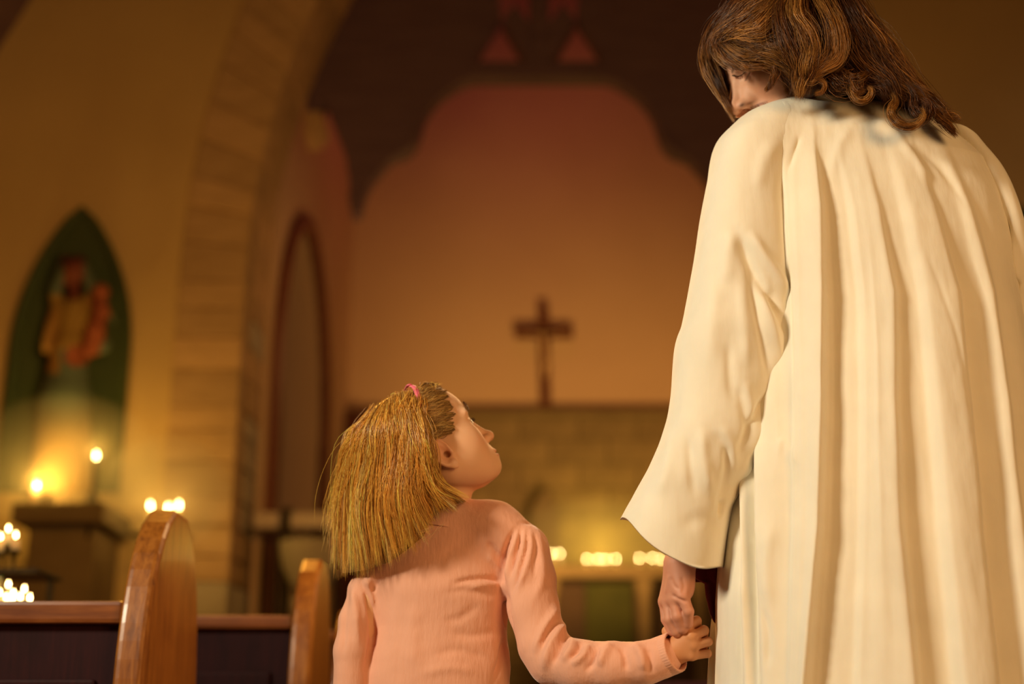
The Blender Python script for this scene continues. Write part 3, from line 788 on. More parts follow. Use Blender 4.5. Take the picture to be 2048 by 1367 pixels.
# statue of a robed woman with a child before the left niche
def statue():
    Y0 = DN-.16; g = lambda x, y, d=0: at(x, y, Y0-d)
    m_ = mpp(150, 750, Y0); s = SDF(); Hd = .12
    s.add(ell(g(147, 545), (19*m_, .07, 26*m_)), .02)                     # head
    for f in chain([g(147, 560), g(150, 600)], [10*m_, 11*m_]): s.add(f, .03)
    for f in chain([g(150, 620), g(140, 700), g(130, 800), g(122, 975)], [26*m_, 34*m_, 48*m_, 60*m_]): 
        s.add(lambda P, f=f: f(np.column_stack([P[:, 0], Y0+(P[:, 1]-Y0)*1.0, P[:, 2]])), .04)
    for f in chain([g(120, 625), g(85, 690, .03), g(52, 728, .04)], [16*m_, 15*m_, 9*m_]): s.add(f, .03)
    for f in chain([g(178, 625), g(205, 690, .06), g(180, 705, .1)], [16*m_, 14*m_, 10*m_]): s.add(f, .03)
    for f in chain([g(134, 520), g(112, 580), g(118, 640)], [12*m_, 13*m_, 14*m_]): s.add(f, .03)    # veil
    for f in chain([g(160, 520), g(182, 570), g(180, 640)], [12*m_, 11*m_, 12*m_]): s.add(f, .03)
    # child
    s.add(ell(g(204, 583, .12), (15*m_, .055, 17*m_)), .012)
    for f in chain([g(204, 610, .12), g(192, 660, .12), g(176, 705, .13)], [13*m_, 17*m_, 10*m_]): s.add(f, .02)
    for f in chain([g(215, 618, .13), g(232, 650, .13)], [6*m_, 5*m_]): s.add(f, .01)
    lo = g(20, 1010, .35); hi = g(250, 490, -.3)
    V, Q = surfnet(s, np.minimum(lo, hi)-.02, np.maximum(lo, hi)+.02, .015)
    px, py = proj(V)
    col = np.tile(np.array([.12, .17, .13]), (len(V), 1))                    # blue-green robe
    w_ = sstep(py, 790, 890)[:, None]; col = col*(1-w_)+np.array([.40, .27, .12])*w_  # yellow candle glow painted into the lower robe
    def put(mask, c): col[mask] = c
    put((py < 700) & (py > 590) & (px < 185), [.38, .24, .06])              # ochre bodice
    put((py < 745) & (px < 118) & (py > 620) & (px-118 > -(py-600)*.9), [.40, .22, .06])
    put((px < 70) & (py < 760) & (py > 700), [.28, .09, .05])
    d, _, _ = seg_dist(px, py, [(147, 535), (147, 580)]); put(d < 20, [.20, .05, .03])
    d, _, _ = seg_dist(px, py, [(128, 515), (150, 505), (172, 512)]); put((d < 14) & (py < 530), [.08, .02, .015])
    d, _, _ = seg_dist(px, py, [(204, 585), (200, 640), (176, 705), (150, 712)]); put(d < 21, [.34, .09, .04])
    V[:, 2] = np.maximum(V[:, 2], zt_+.092)
    me = mesh('figure', V, Q); set_tint(me, col); return me
stt = empty('statue', (float(at(125, 985, DN-.16)[0]), DN-.16, zt_+.092))
tag(stt, 'painted statue of a robed woman holding a child before the green niche', 'statue')
wlink('figure', statue(), M['statue'], stt)

# ------------------------------------------------------------------ pews
def pew(px_rear, Y, top_z, thick, depth, right_rail, label, rail_z, rail_l, rail_h, rail_y):
    """px_rear: photo column of the aisle-side rear corner"""
    xr_ = float(at(px_rear, 1300, Y)[0]); x0 = xr_-thick
    e = empty('pew', (x0, Y, 0)); tag(e, label, 'pew', 'pews left of the aisle')
    # pew end: tall pointed profile with a flat tip, its rear and front edges curving in
    hw = depth/2; prof = []
    for k in range(15):
        t = k/14; z = top_z*(.50+.50*t); prof.append((Y+hw-hw*math.sqrt(max(0, 1-(t**2.6)*.955)), z))
    pts = [(Y, 0), (Y, top_z*.3)]+[(y, z) for y, z in prof]+[(2*(Y+hw)-y, z) for y, z in prof[::-1]]+[(Y+depth, top_z*.3), (Y+depth, 0)]
    me = prism('pew_end', pts, x0, xr_, .012, axis='x')
    wlink('pew_end', me, M['pew'], e)
    # back: top rail, panels, seat
    xl_ = rail_l; yr = Y+rail_y
    wlink('top_rail', box('top_rail', xl_, x0-.004, yr, yr+.07, rail_z-rail_h, rail_z, .008), M['pew_rail'], e)
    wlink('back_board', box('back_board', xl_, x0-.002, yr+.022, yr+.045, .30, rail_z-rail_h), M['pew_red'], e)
    n = max(1, int(round((x0-xl_)/.55))); wd = (x0-xl_)/n
    for k in range(n):
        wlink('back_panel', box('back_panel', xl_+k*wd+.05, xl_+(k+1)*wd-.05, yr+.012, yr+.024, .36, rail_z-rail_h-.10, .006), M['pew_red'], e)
    wlink('seat', box('seat', xl_, x0-.002, yr+.05, yr+.42, .42, .45, .008), M['pew_rail'], e)
    wlink('leg', box('leg', xl_, xl_+.04, yr, yr+.42, 0, .42, .006), M['pew'], e)
    return e
def ztop(px, py, Y): return float(at(px, py, Y)[2])
Y1, Y2 = 2.62, 3.40
z1 = ztop(345, 1026, Y1+.22); z2 = ztop(640, 1126, Y2+.22)
pew(289, Y1, z1, .056, .46, None, 'varnished wooden pew with tall pointed end, nearest at left', ztop(150, 1200, Y1+.06), -3.2, .042, .06)
pew(622, Y2, z2, .054, .40, None, 'varnished wooden pew with pointed end, second in line beside the girl', ztop(480, 1229, Y2+.06), -3.2, .032, .06)
pew(700, Y2+1.0, .93, .055, .42, None, 'wooden pew third in line, mostly hidden behind the girl', .86, -3.2, .035, .06)
# right of the aisle, seen dark under the joined hands
xR = float(at(1215, 1350, 3.6)[0])
rp = empty('pew', (xR, 3.6, 0)); tag(rp, 'dark red wooden pew right of the aisle below the joined hands', 'pew')
zz = ztop(1300, 1335, 3.6)
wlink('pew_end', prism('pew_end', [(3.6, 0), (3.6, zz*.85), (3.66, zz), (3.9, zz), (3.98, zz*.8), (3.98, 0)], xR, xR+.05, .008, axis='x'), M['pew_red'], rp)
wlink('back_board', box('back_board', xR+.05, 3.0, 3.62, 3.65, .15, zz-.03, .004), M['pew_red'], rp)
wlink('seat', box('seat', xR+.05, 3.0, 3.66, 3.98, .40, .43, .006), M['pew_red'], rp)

# dark red curtain in the corner of the chancel behind the girl
def curtain():
    xa, xb = XL+.02, float(at(752, 900, DB-.2)[0]); n = 60; V = []; zt = ZD-.02
    for s_ in (0, 1):
        for j in range(8):
            z = .37+(zt-.37)*j/7
            for i in range(n):
                x = xa+(xb-xa)*i/(n-1); V.append((x, DB-.30+.03*math.sin(i*1.1)+.02*s_, z))
    F_ = []
    for s_ in (0, 1):
        for j in range(7):
            for i in range(n-1):
                a = s_*8*n+j*n+i; q = (a, a+1, a+n+1, a+n); F_.append(q if s_ == 0 else q[::-1])
    return mesh('curtain', V, np.array(F_))
cu = link('curtain', curtain(), M['maroon']); tag(cu, 'dark red curtain hanging in the left corner of the chancel behind the girl', 'curtain')

# scatter volumes added to give the flames lens-bloom halos
def halo(name, c, r, dens, label):
    bm = bmesh.new(); bmesh.ops.create_icosphere(bm, subdivisions=3, radius=1)
    for v in bm.verts: v.co = Vector((v.co.x*r[0], v.co.y*r[1], v.co.z*r[2]))
    o = link(name, bm_mesh(name, bm, True), None, None, c)
    m = bpy.data.materials.new('halo_scatter'); m.use_nodes = True; nt = m.node_tree; nt.nodes.clear()
    out = N(nt, 'ShaderNodeOutputMaterial'); vs = N(nt, 'ShaderNodeVolumeScatter'); vs.inputs['Color'].default_value = (1, .85, .6, 1); vs.inputs['Density'].default_value = dens
    nt.links.new(vs.outputs[0], out.inputs['Volume']); o.data.materials.append(m)
    tag(o, label, 'halo', kind='stuff'); return o
pz = at(1200, 1085, YH+.35); halo('candle_halo', (float(pz[0]), float(pz[1]), float(pz[2])+.03), (.75, .32, .34), .5, 'added volume for the golden candle haze over the high altar')
pz = at(330, 985, YS); halo('candle_halo', (float(pz[0]), YS, float(pz[2])), (.34, .25, .30), .8, 'added volume for the golden candle haze round the three candles on the stand')
pz = at(120, 930, YA); halo('candle_halo', (float(pz[0]), YA+.02, float(pz[2])+.02), (.50, .28, .36), .5, 'added volume for the golden candle haze over the side altar shelf')
# ------------------------------------------------------------------ people
def rotm(yaw, pitch, roll):
    """head axes: +x face, +y its left, +z crown; pitch > 0 looks up"""
    return np.array((Matrix.Rotation(yaw, 3, 'Z') @ Matrix.Rotation(-pitch, 3, 'Y') @ Matrix.Rotation(roll, 3, 'X')))
def head_sdf(child):
    s = SDF()
    if child:
        s.add(ell((-.012, 0, .034), (.096, .076, .085)))
        s.add(ell((.041, 0, .036), (.059, .062, .064)), .02)
        s.add(ell((.036, 0, -.034), (.053, .060, .062)), .02)
        s.sym(cone((.004, .048, -.046), (.058, .018, -.082), .025, .020), .03)
        s.sym(ell((.048, .033, -.044), (.030, .024, .032)), .03)        # full cheeks
        s.sym(ell((.040, .036, -.012), (.036, .023, .034)), .03)
        s.sym(ell((.018, .040, -.040), (.042, .024, .034)), .03)
        s.add(ell((.074, 0, -.088), (.018, .020, .016)), .014)
        s.add(ell((.074, 0, -.066), (.024, .028, .028)), .014)
        s.sym(ell((.082, .030, .014), (.008, .024, .007)), .014)
        s.add(cone((.090, 0, .000), (.103, 0, -.033), .0070, .0085), .013)
        s.add(ell((.1055, 0, -.0375), (.0105, .0105, .0095)), .006)
        s.sym(ell((.0965, .0105, -.0405), (.0105, .0075, .0075)), .005)
        s.sym(ell((.099, .0062, -.0485), (.006, .003, .005)), .002, 's')
    else:
        s.add(ell((-.014, 0, .036), (.100, .078, .090)))
        s.add(ell((.036, 0, .034), (.058, .063, .062)), .02)
        s.add(ell((.036, 0, -.036), (.052, .056, .064)), .02)
        s.sym(cone((.0, .052, -.052), (.064, .018, -.102), .023, .018), .025)
        s.sym(ell((.060, .044, -.028), (.022, .018, .018)), .02)
        s.add(ell((.080, 0, -.106), (.018, .022, .018)), .014)
        s.add(ell((.074, 0, -.070), (.024, .030, .030)), .014)
        s.sym(ell((.084, .026, .013), (.011, .026, .008)), .012)
        s.add(cone((.088, 0, .006), (.114, 0, -.036), .0095, .0100), .012)
        s.sym(cone((.082, .012, -.006), (.094, .014, -.040), .0095, .0105), .014)
        s.sym(ell((.048, .040, -.012), (.036, .022, .036)), .025)
        s.add(ell((.118, 0, -.0415), (.0125, .012, .011)), .006)
        s.sym(ell((.106, .0125, -.0445), (.012, .0085, .009)), .005)
        s.sym(ell((.109, .0082, -.0530), (.0080, .0045, .0075)), .002, 's')
    # eye sockets, lids, lips
    s.sym(ell((.096, .032, -.001), (.014, .017, .011)), .012, 's')
    s.sym(ell((.0745, .032, -.002), (.0145, .0165, .0125)), .003)
    if child: s.sym(ell((.0915, .034, -.003), (.009, .0165, .0056)), .0012, 's')
    zl = -.066 if child else -.0705; xl = .0955 if child else .0975
    s.add(ell((xl-.004, 0, zl), (.0085, .021, .0045)), .004)
    s.add(ell((xl-.005, 0, zl-.0095), (.0085, .018, .0055)), .004)
    s.add(lambda P: ell((xl+.004, 0, zl-.0045), (.010, .024, .0011))(P)*-1+9, .0001) if False else None
    s.sub(ell((xl+.003, 0, zl-.0048), (.010, .0235, .0012)), .0022)
    # ears
    a = math.radians(24); Re = np.array(Matrix.Rotation(a, 3, 'Z'))[:, :]   # flares backwards
    ez = -.026 if child else -.014
    def ear(P):
        q = np.column_stack([P[:, 0], np.abs(P[:, 1]), P[:, 2]]).astype(np.float32)
        e0 = np.array([-.004 if child else -.010, .083 if child else .078, ez], np.float32)
        r = (q-e0)@np.array(Matrix.Rotation(-.20 if child else -.45, 3, 'Z').transposed(), dtype=np.float32).T
        # lean
        x, y, z_ = r[:, 0]+.10*r[:, 2], r[:, 1], r[:, 2]
        d = ell((0, 0, .002), (.019, .0055, .031))(np.column_stack([x, y, z_]))
        conc = ell((.0035, .008, -.003), (.0115, .0075, .019))(np.column_stack([x, y, z_]))
        d = smax(d, -conc, .003)
        # helix rim
        phi = np.arctan2(z_-.003, x); er = np.sqrt((x/.0165)**2+((z_-.003)/.0285)**2)
        rim = np.sqrt(((er-1)*.020)**2+(y-.003)**2)-.0030
        rim = np.where((phi < -.6) & (phi > -1.5), rim+.004, rim)
        d = smin(d, rim, .003)
        lobe = ell((.004, .002, -.027), (.0085, .0055, .009))(np.column_stack([x, y, z_]))
        trag = ell((.0155, .001, -.006), (.004, .005, .006))(np.column_stack([x, y, z_]))
        anti = np.sqrt((np.sqrt((x+.001)**2+((z_-.001)*.62)**2)-.0085)**2+(y-.001)**2)-.0022
        anti = np.where(x < 0, anti, anti+.004)
        d = smin(d, anti, .002)
        return smin(smin(d, lobe, .004), trag, .003)
    s.add(ear, .005)
    def ear_in(P):
        q = np.column_stack([P[:, 0], np.abs(P[:, 1]), P[:, 2]]).astype(np.float32)
        r = (q-np.array([-.004 if child else -.010, .083 if child else .078, ez], np.float32))@np.array(Matrix.Rotation(-.20 if child else -.45, 3, 'Z').transposed(), dtype=np.float32).T
        r = np.column_stack([r[:, 0]+.10*r[:, 2], r[:, 1], r[:, 2]])
        a_ = ell((.0010, .0055, -.001), (.0095, .0065, .0165))(r); b_ = ell((.0075, -.001, -.006), (.0050, .0100, .0060))(r)
        return smin(a_, b_, .002)
    s.sub(ear_in, .0015)
    return s

def head_mesh(child, S, yaw, pitch, roll, earpx, Yc, neck, res, ear_side, skin_cols):
    """S scale; earpx: photo place of the ear canal; neck: list of (px, py, Y, r) world"""
    R = rotm(yaw, pitch, roll)
    ear_l = np.array([.006, .070*ear_side, -.030] if child else [.004, .074*ear_side, -.016])*S
    org = at(*earpx, Yc)-R@ear_l
    s = head_sdf(child)
    to_l = lambda p: (R.T@(np.asarray(p)-org))/S
    nk = [to_l(at(a, b, c)) for a, b, c, r in neck]
    for i in range(len(nk)-1):
        s.add(cone(nk[i], nk[i+1], neck[i][3]/S, neck[i+1][3]/S), .022)
    lo = np.minimum([-.14, -.105, -.16], np.min(nk, 0)-.08); hi = np.maximum([.14, .105, .15], np.max(nk, 0)+.08)
    V, Q = surfnet(s, lo, hi, res)
    V = vsmooth(V, Q, 1, .4)
    base, lip, dark, ruddy = [np.array(c) for c in skin_cols]
    col = np.tile(base, (len(V), 1))
    def mixm(w, c): col[:] = col*(1-w[:, None])+c*w[:, None]
    g = lambda c, r: np.exp(-(((np.column_stack([V[:, 0], np.abs(V[:, 1]), V[:, 2]])-c)/r)**2).sum(1))
    mixm(.45*g(np.array([.07, .045, -.045]), np.array([.03, .025, .02])), ruddy)
    mixm(.5*g(np.array([.115, 0, -.042]), np.array([.015, .015, .012])), ruddy)
    mixm(.85*g(np.array([.004, .078, -.032]), np.array([.006, .010, .008])), dark) if child else None  # shade inside the ear canal painted as a dark tint
    mixm(.55*g(np.array([0, .085, -.016]), np.array([.022, .012, .035])), ruddy)
    zl = -.066 if child else -.0705
    wl = sstep(1-np.abs((V[:, 2]-(zl-.0045))/.010), 0, .5)*sstep(1-np.abs(V[:, 1]/.023), 0, .3)*sstep(V[:, 0], .080, .088)
    mixm(.75*wl, lip)
    zb = .016+.004*np.cos((np.abs(V[:, 1])-.028)/.014)      # brow
    if not child:
        wc = np.exp(-((V[:, 2]+.0085-.10*(np.abs(V[:, 1])-.032)**2/.01)/.0016)**2)*sstep(np.abs(V[:, 1]), .018, .022)*(1-sstep(np.abs(V[:, 1]), .044, .048))*sstep(V[:, 0], .07, .078); mixm(.85*wc, dark)
    wb = np.exp(-((V[:, 2]-zb)/.0035)**2)*sstep(np.abs(V[:, 1]), .008, .014)*(1-sstep(np.abs(V[:, 1]), .046, .056))*sstep(V[:, 0], .05, .07)
    mixm((.65 if child else .8)*wb, dark)
    W = (V*S)@R.T+org
    return W, Q, col, R, org, s
def head_eyes(R, org, S, gaze, child):
    out = []
    for sy in (-1, 1):
        c = R@(np.array([.0762, .032*sy, -.003])*S)+org
        bm = bmesh.new(); bmesh.ops.create_uvsphere(bm, u_segments=24, v_segments=16, radius=.0128*S)
        me = bm_mesh('eye', bm, True)
        me.materials.append(M['eye']); me.materials.append(M['iris'])
        gl = np.array(gaze)/np.linalg.norm(gaze)
        for p in me.polygons:
            d = np.array(p.center.normalized())@gl
            p.material_index = 1 if d > .82 else 0
        me.transform(Matrix.Translation(Vector(c))); out.append(me)
    return out
def snap(s, R, org, S, px, py, off=.003, y0=1.6, y1=3.0):
    """the first point of a head met along the line of sight, lifted by off"""
    ys = np.arange(y0, y1, .0015); P = np.array([at(px, py, y) for y in ys])
    d = s(((P-org)@R/S).astype(np.float32))*S
    i = np.argmax(d < off) if (d < off).any() else int(np.argmin(d))
    return P[i]
def join_meshes(name, parts, mats):
    """parts: (V, Q, colour) -> one mesh with a tint"""
    Vs = []; Qs = []; Cs = []; b = 0
    for V, Q, c in parts:
        Vs.append(V); Qs.append(Q+b); b += len(V); Cs.append(np.broadcast_to(c, (len(V), 3)))
    me = mesh(name, np.vstack(Vs), np.vstack(Qs)); set_tint(me, np.vstack(Cs))
    return me
def finger(s, P, r, k=.0022, root=True):
    cs = chain(P, r)
    def f(X):
        d = None
        for c in cs:
            v = c(X); d = v if d is None else smin(d, v, .002)
        return d
    s.add(f, k)

# ---- the girl -------------------------------------------------------
YG = 2.38
girl_cols = ((.80, .46, .27), (.60, .17, .13), (.16, .07, .03), (.80, .34, .19))
GW, GQ, Gcol, GR, Gorg, Gs = head_mesh(True, .97, math.radians(12), math.radians(37), math.radians(-3), (893, 908), YG-.065,
    [(862, 930, YG+.012, .044), (884, 1000, YG+.022, .043), (880, 1060, YG+.035, .052)], .0016, -1, girl_cols)
def gp(px, py, d=0.0): return at(px, py, YG+d)
def sc_px(px, py, Y): return mpp(px, py, Y)
mG = mpp(900, 1150, YG)
# right hand of the girl
def girl_hand():
    s = SDF(); Y = 2.235
    q = lambda x, y, d=0.0: at(x, y, Y+d)
    m_ = mpp(1380, 1280, Y)
    s.add(cone(q(1318, 1316, .045), q(1345, 1306, .030), 24*m_, 24*m_))
    s.add(cone(q(1345, 1306, .030), q(1362, 1296, .020), 24*m_, 25*m_, (1, 1.15, 1)), .01)
    # palm: four metacarpals blended
    mc = [((1372, 1254, .0), (1393, 1241, .004), (1394, 1252, .026), (1380, 1262, .036)),
          ((1383, 1272, -.006), (1408, 1260, .000), (1408, 1266, .024), (1390, 1276, .036)),
          ((1388, 1291, -.004), (1416, 1282, .004), (1412, 1286, .026), (1394, 1292, .036)),
          ((1384, 1311, .002), (1415, 1306, .010), (1410, 1304, .028), (1394, 1306, .036))]
    rad = [10.5, 10.2, 9.6, 8.8]
    for (a, b, c, e), r in zip(mc, rad):
        s.add(cone(q(1350, 1300, .022), q(*a), 16*m_, r*1.08*m_), .012)
    for (a, b, c, e), r in zip(mc, rad):
        finger(s, [q(*a), q(*b), q(*c), q(*e)], [r*m_, r*.97*m_, r*.88*m_, r*.72*m_], .0030)
    # thumb round the far side of the man's fingers
    finger(s, [q(1344, 1290, .040), q(1334, 1262, .048), q(1346, 1248, .052), q(1358, 1240, .050)], [13*m_, 10.5*m_, 9.5*m_, 7*m_], .006)
    P = np.array([q(1290, 1380, -.05), q(1450, 1200, .12)])
    V, Q = surfnet(s, P.min(0)-.03, P.max(0)+.03, .0011)
    V = vsmooth(V, Q, 1, .4)
    c = np.tile(np.array([.62, .27, .11]), (len(V), 1)); return V, Q, c
# rest of the body, under the clothes
def girl_body():
    s = SDF(); g = gp
    s.add(cone(g(880, 1140, .035), g(870, 1350, .03), .060, .064))
    for f in chain([g(760, 1165, .03), g(890, 1110, .03), g(1035, 1100, .02)], [.022, .032, .030]): s.add(f, .03)
    for f in chain([g(1035, 1100, .02), g(1098, 1310, -.03), at(1345, 1308, 2.262)], [.030, .024, .019]): s.add(f, .01)
    for f in chain([g(745, 1165, .03), g(708, 1330, .03)], [.030, .024]): s.add(f, .01)
    lh = g(708, 1330, .03)
    for f in chain([lh, lh+np.array([.0, .03, -.17])], [.024, .017]): s.add(f, .005)
    for k, dx in enumerate((-.018, -.006, .006, .018)):
        p0 = lh+np.array([dx*.4, .04+dx, -.20]); s.add(cone(p0, p0+np.array([0, .01, -.055+abs(dx)*.6]), .008, .006), .003)
    s.add(cone(lh+np.array([0, .03, -.17]), lh+np.array([0, .04, -.205]), .02, .02), .01)
    for sx in (-.055, .055):
        hp = g(870, 1350, .03); hx = hp[0]+sx
        for f in chain([(hx, hp[1], .52), (hx, hp[1]-.01, .27), (hx, hp[1]+.01, .06)], [.058, .042, .03]): s.add(f, .02)
    hp = g(870, 1350, .03); s.add(cone((hp[0]-.03, hp[1], .54), (hp[0]+.03, hp[1], .54), .075, .075), .03)
    V, Q = surfnet(s, (-.45, 2.10, .02), (.35, 2.60, 1.0), .006)
    return V, Q, np.array(girl_cols[0])
girl = link('person', join_meshes('person', [(GW, GQ, Gcol), girl_hand(), girl_body()], None), M['skin'])
tag(girl, 'blonde girl in a pink sweater, face raised, holding the hand of the person in white', 'person')
for me in head_eyes(GR, Gorg, .97, GR@np.array([.9, -.42, .10]), True): link('eye', me, None, girl)

# sweater
def girl_sweater():
    g = gp; s = SDF(); Yc = YG+.03
    fl = lambda f, k: (lambda P: f(np.column_stack([P[:, 0], Yc+(P[:, 1]-Yc)*k, P[:, 2]]).astype(np.float32)))
    # trunk, a broad flattened shape
    m_ = mG
    tr = [(882, 1110, 118), (884, 1180, 135), (880, 1260, 128), (876, 1340, 136), (872, 1440, 150)]
    for i in range(len(tr)-1):
        a = g(tr[i][0], tr[i][1], .03); b = g(tr[i+1][0], tr[i+1][1], .03)
        s.add(fl(cone(a, b, tr[i][2]*m_, tr[i+1][2]*m_), 1.62), .02)
    # shoulders
    for f in chain([g(720, 1178, .03), g(790, 1105, .03), g(884, 1064, .03)], [26*m_, 46*m_, 60*m_]): s.add(f, .03)
    for f in chain([g(884, 1064, .03), g(985, 1062, .02), g(1048, 1098, .01)], [60*m_, 55*m_, 49*m_]): s.add(f, .03)
    # right sleeve
    Rm = [g(1048, 1100, .01), g(1058, 1160, -.005), g(1066, 1215, -.02), g(1088, 1290, -.035), g(1108, 1318, -.045)]
    for f in chain(Rm, [50*m_, 52*m_, 50*m_, 48*m_, 47*m_]): s.add(f, .010)
    Fm = [g(1108, 1320, -.045), g(1160, 1330, -.075), g(1225, 1330, -.095), g(1290, 1325, -.112), at(1322, 1315, 2.262)]
    m2 = mpp(1250, 1320, 2.28)
    for f in chain(Fm, [50*m_, 46*m_, 42*m_, 40*m2, 41*m2]): s.add(f, .012)
    # left sleeve
    for f in chain([g(730, 1180, .025), g(715, 1240, .02), g(706, 1300, .015), g(702, 1400, .015)], [32*m_, 36*m_, 37*m_, 36*m_]): s.add(f, .008)
    # neck opening
    s.sub(cone(g(872, 1010, .03), g(880, 1060, .03), .052, .050), .006)
    V, Q = surfnet(s, (-.42, 2.05, .33), (.42, 2.58, 1.02), .0030)
    V = vsmooth(V, Q, 3, .5); Nn = vnormals(V, Q)
    ln = [  # ridges (+) and creases (-): armhole seam, gathers, wrinkles; photo column, row, metres, pixels
        ([(1035, 1050), (1016, 1085), (1006, 1120), (1006, 1158), (1013, 1180)], -.0075, (4, 7)),
        ([(1036, 1052), (1026, 1095), (1012, 1150), (1013, 1178)], .006, 6),
        ([(1050, 1050), (1045, 1100), (1028, 1160)], .0045, 5),
        ([(1043, 1050), (1036, 1100), (1020, 1155)], -.0045, 3.5),
        ([(1058, 1052), (1060, 1100), (1046, 1150), (1028, 1195)], .0055, 7),
        ([(1054, 1052), (1053, 1105), (1036, 1160), (1022, 1195)], -.0045, 4),
        ([(1072, 1060), (1082, 1110), (1084, 1160), (1060, 1210)], .004, 9),
        ([(1068, 1058), (1072, 1110), (1066, 1165)], -.003, 5),
        ([(1038, 1046), (1062, 1046), (1082, 1058), (1100, 1090)], -.003, 3),
        ([(1010, 1130), (985, 1095), (972, 1080)], -.003, 6), ([(1012, 1150), (985, 1120), (968, 1105)], .003, 7),
        ([(1012, 1164), (975, 1156), (930, 1160), (900, 1170)], -.0045, 5), ([(1010, 1172), (975, 1168), (935, 1176)], .0035, 6),
        ([(1008, 1190), (970, 1188), (925, 1180), (880, 1190)], -.002, 8),
        ([(960, 1205), (920, 1235), (880, 1240)], -.0022, 9), ([(1000, 1260), (950, 1270), (890, 1262)], -.002, 9),
        ([(980, 1320), (920, 1300), (860, 1310)], -.0022, 10), ([(960, 1345), (900, 1335), (830, 1350)], .002, 10),
        # elbow bunching
        ([(1116, 1205), (1102, 1235), (1082, 1275), (1068, 1310)], .0075, 9), ([(1112, 1238), (1096, 1262), (1080, 1300)], -.0055, 6),
        ([(1134, 1238), (1118, 1262), (1098, 1300), (1086, 1345)], .0075, 9), ([(1140, 1262), (1122, 1290), (1104, 1330)], -.006, 5),
        ([(1150, 1272), (1140, 1300), (1122, 1325)], .005, 7),
        ([(1180, 1285), (1168, 1310), (1140, 1330)], .006, 7), ([(1164, 1278), (1156, 1300), (1136, 1318)], -.0055, 5),
        ([(1196, 1290), (1188, 1320), (1168, 1345)], -.005, 5), ([(1228, 1284), (1212, 1300), (1196, 1335)], .006, 8),
        ([(1238, 1290), (1250, 1310), (1252, 1345)], -.005, 6), ([(1262, 1284), (1282, 1305), (1290, 1345)], .006, 9),
        ([(1292, 1290), (1300, 1315), (1300, 1350)], -.0045, 7),
        # left sleeve and side
        ([(722, 1160), (736, 1195), (745, 1245), (744, 1285), (730, 1340)], -.009, (5, 5)),
        ([(704, 1170), (712, 1220), (716, 1300)], .005, 8), ([(700, 1160), (690, 1230), (686, 1320)], -.003, 6),
        ([(745, 1150), (735, 1175)], .005, 6), ([(730, 1150), (738, 1185), (750, 1220)], .005, 7),
        ([(757, 1160), (742, 1185)], -.003, 5),
        # right side, body against the sleeve
        ([(1013, 1175), (1014, 1225), (1022, 1265), (1030, 1330)], -.010, (6, 5)),
        ([(1012, 1265), (1000, 1320), (985, 1367)], -.006, 5), ([(1022, 1280), (1024, 1330), (1030, 1367)], .006, 8),
        ([(785, 1160), (770, 1230), (765, 1320)], -.0025, 14), ([(830, 1200), (825, 1280), (830, 1350)], .003, 16),
        ([(870, 1130), (930, 1080), (985, 1050)], -.0015, 12),
    ]
    V = folds(V, Nn, ln)
    V = V+Nn*(fbm(V, 38, 1)[:, None]*.0012+fbm(V, 90, 2)[:, None]*.0004)
    V = vsmooth(V, Q, 1, .4)
    return mesh('sweater', V, Q)
sw = link('sweater', girl_sweater(), M['sweater'], girl)
# ribbed cuff and ribbed collar
def ribbed(name, c0, c1, r0, r1, n=120, ribs=46, depth=.0007, rows=10, lip=.003):
    c0 = np.array(c0); c1 = np.array(c1); d = (c1-c0)/np.linalg.norm(c1-c0)
    a = np.cross(d, [0, 0, 1.0]); a /= np.linalg.norm(a); b = np.cross(d, a)
    V = []; prof = [(0, r0)]+[(t, r0+(r1-r0)*t) for t in np.linspace(.1, 1, rows)]+[(1.02, r1-lip*.5), (1.0, r1-lip), (.5, r1-lip)]
    for t, r in prof:
        for k in range(n):
            th = 2*math.pi*k/n; rr = r+depth*math.cos(ribs*th)
            V.append(c0+(c1-c0)*t+rr*(a*math.cos(th)+b*math.sin(th)))
    Fc = [(i*n+k, i*n+(k+1) % n, (i+1)*n+(k+1) % n, (i+1)*n+k) for i in range(len(prof)-1) for k in range(n)]
    return mesh(name, V, np.array(Fc))
m3 = mpp(1345, 1308, 2.26)
link('cuff', ribbed('cuff', at(1318, 1316, 2.268), at(1351, 1303, 2.250), 41*m3, 40*m3), M['sweater'], sw)
link('collar', ribbed('collar', gp(880, 1052, .03), gp(886, 1016, .026), .066, .052, ribs=60), M['sweater'], sw)
# trousers and shoes, below the frame
def girl_trousers():
    s = SDF(); hp = gp(870, 1350, .03)
    s.add(cone((hp[0]-.03, hp[1], .50), (hp[0]+.03, hp[1], .50), .085, .085))
    for sx in (-.055, .055):
        hx = hp[0]+sx
        for f in chain([(hx, hp[1], .50), (hx, hp[1]-.01, .27), (hx, hp[1]+.01, .07)], [.068, .052, .048]): s.add(f, .015)
    V, Q = surfnet(s, (hp[0]-.2, hp[1]-.15, .03), (hp[0]+.2, hp[1]+.15, .62), .007); return mesh('trousers', V, Q), hp
tm, hp = girl_trousers(); link('trousers', tm, M['trousers'], girl)
def shoe(x, y, L, nm='shoe'):
    s = SDF(); s.add(ell((x, y+L*.15, .035), (L*.19, L*.52, .035))); s.add(ell((x, y-L*.15, .05), (L*.17, L*.22, .05)), .02)
    V, Q = surfnet(s, (x-.1, y-L, 0), (x+.1, y+L, .13), .006); V[:, 2] = np.maximum(V[:, 2], .001); return mesh(nm, V, Q)
for sx in (-.055, .055): link('shoe', shoe(hp[0]+sx, hp[1]+.02, .19), M['shoe'], girl)

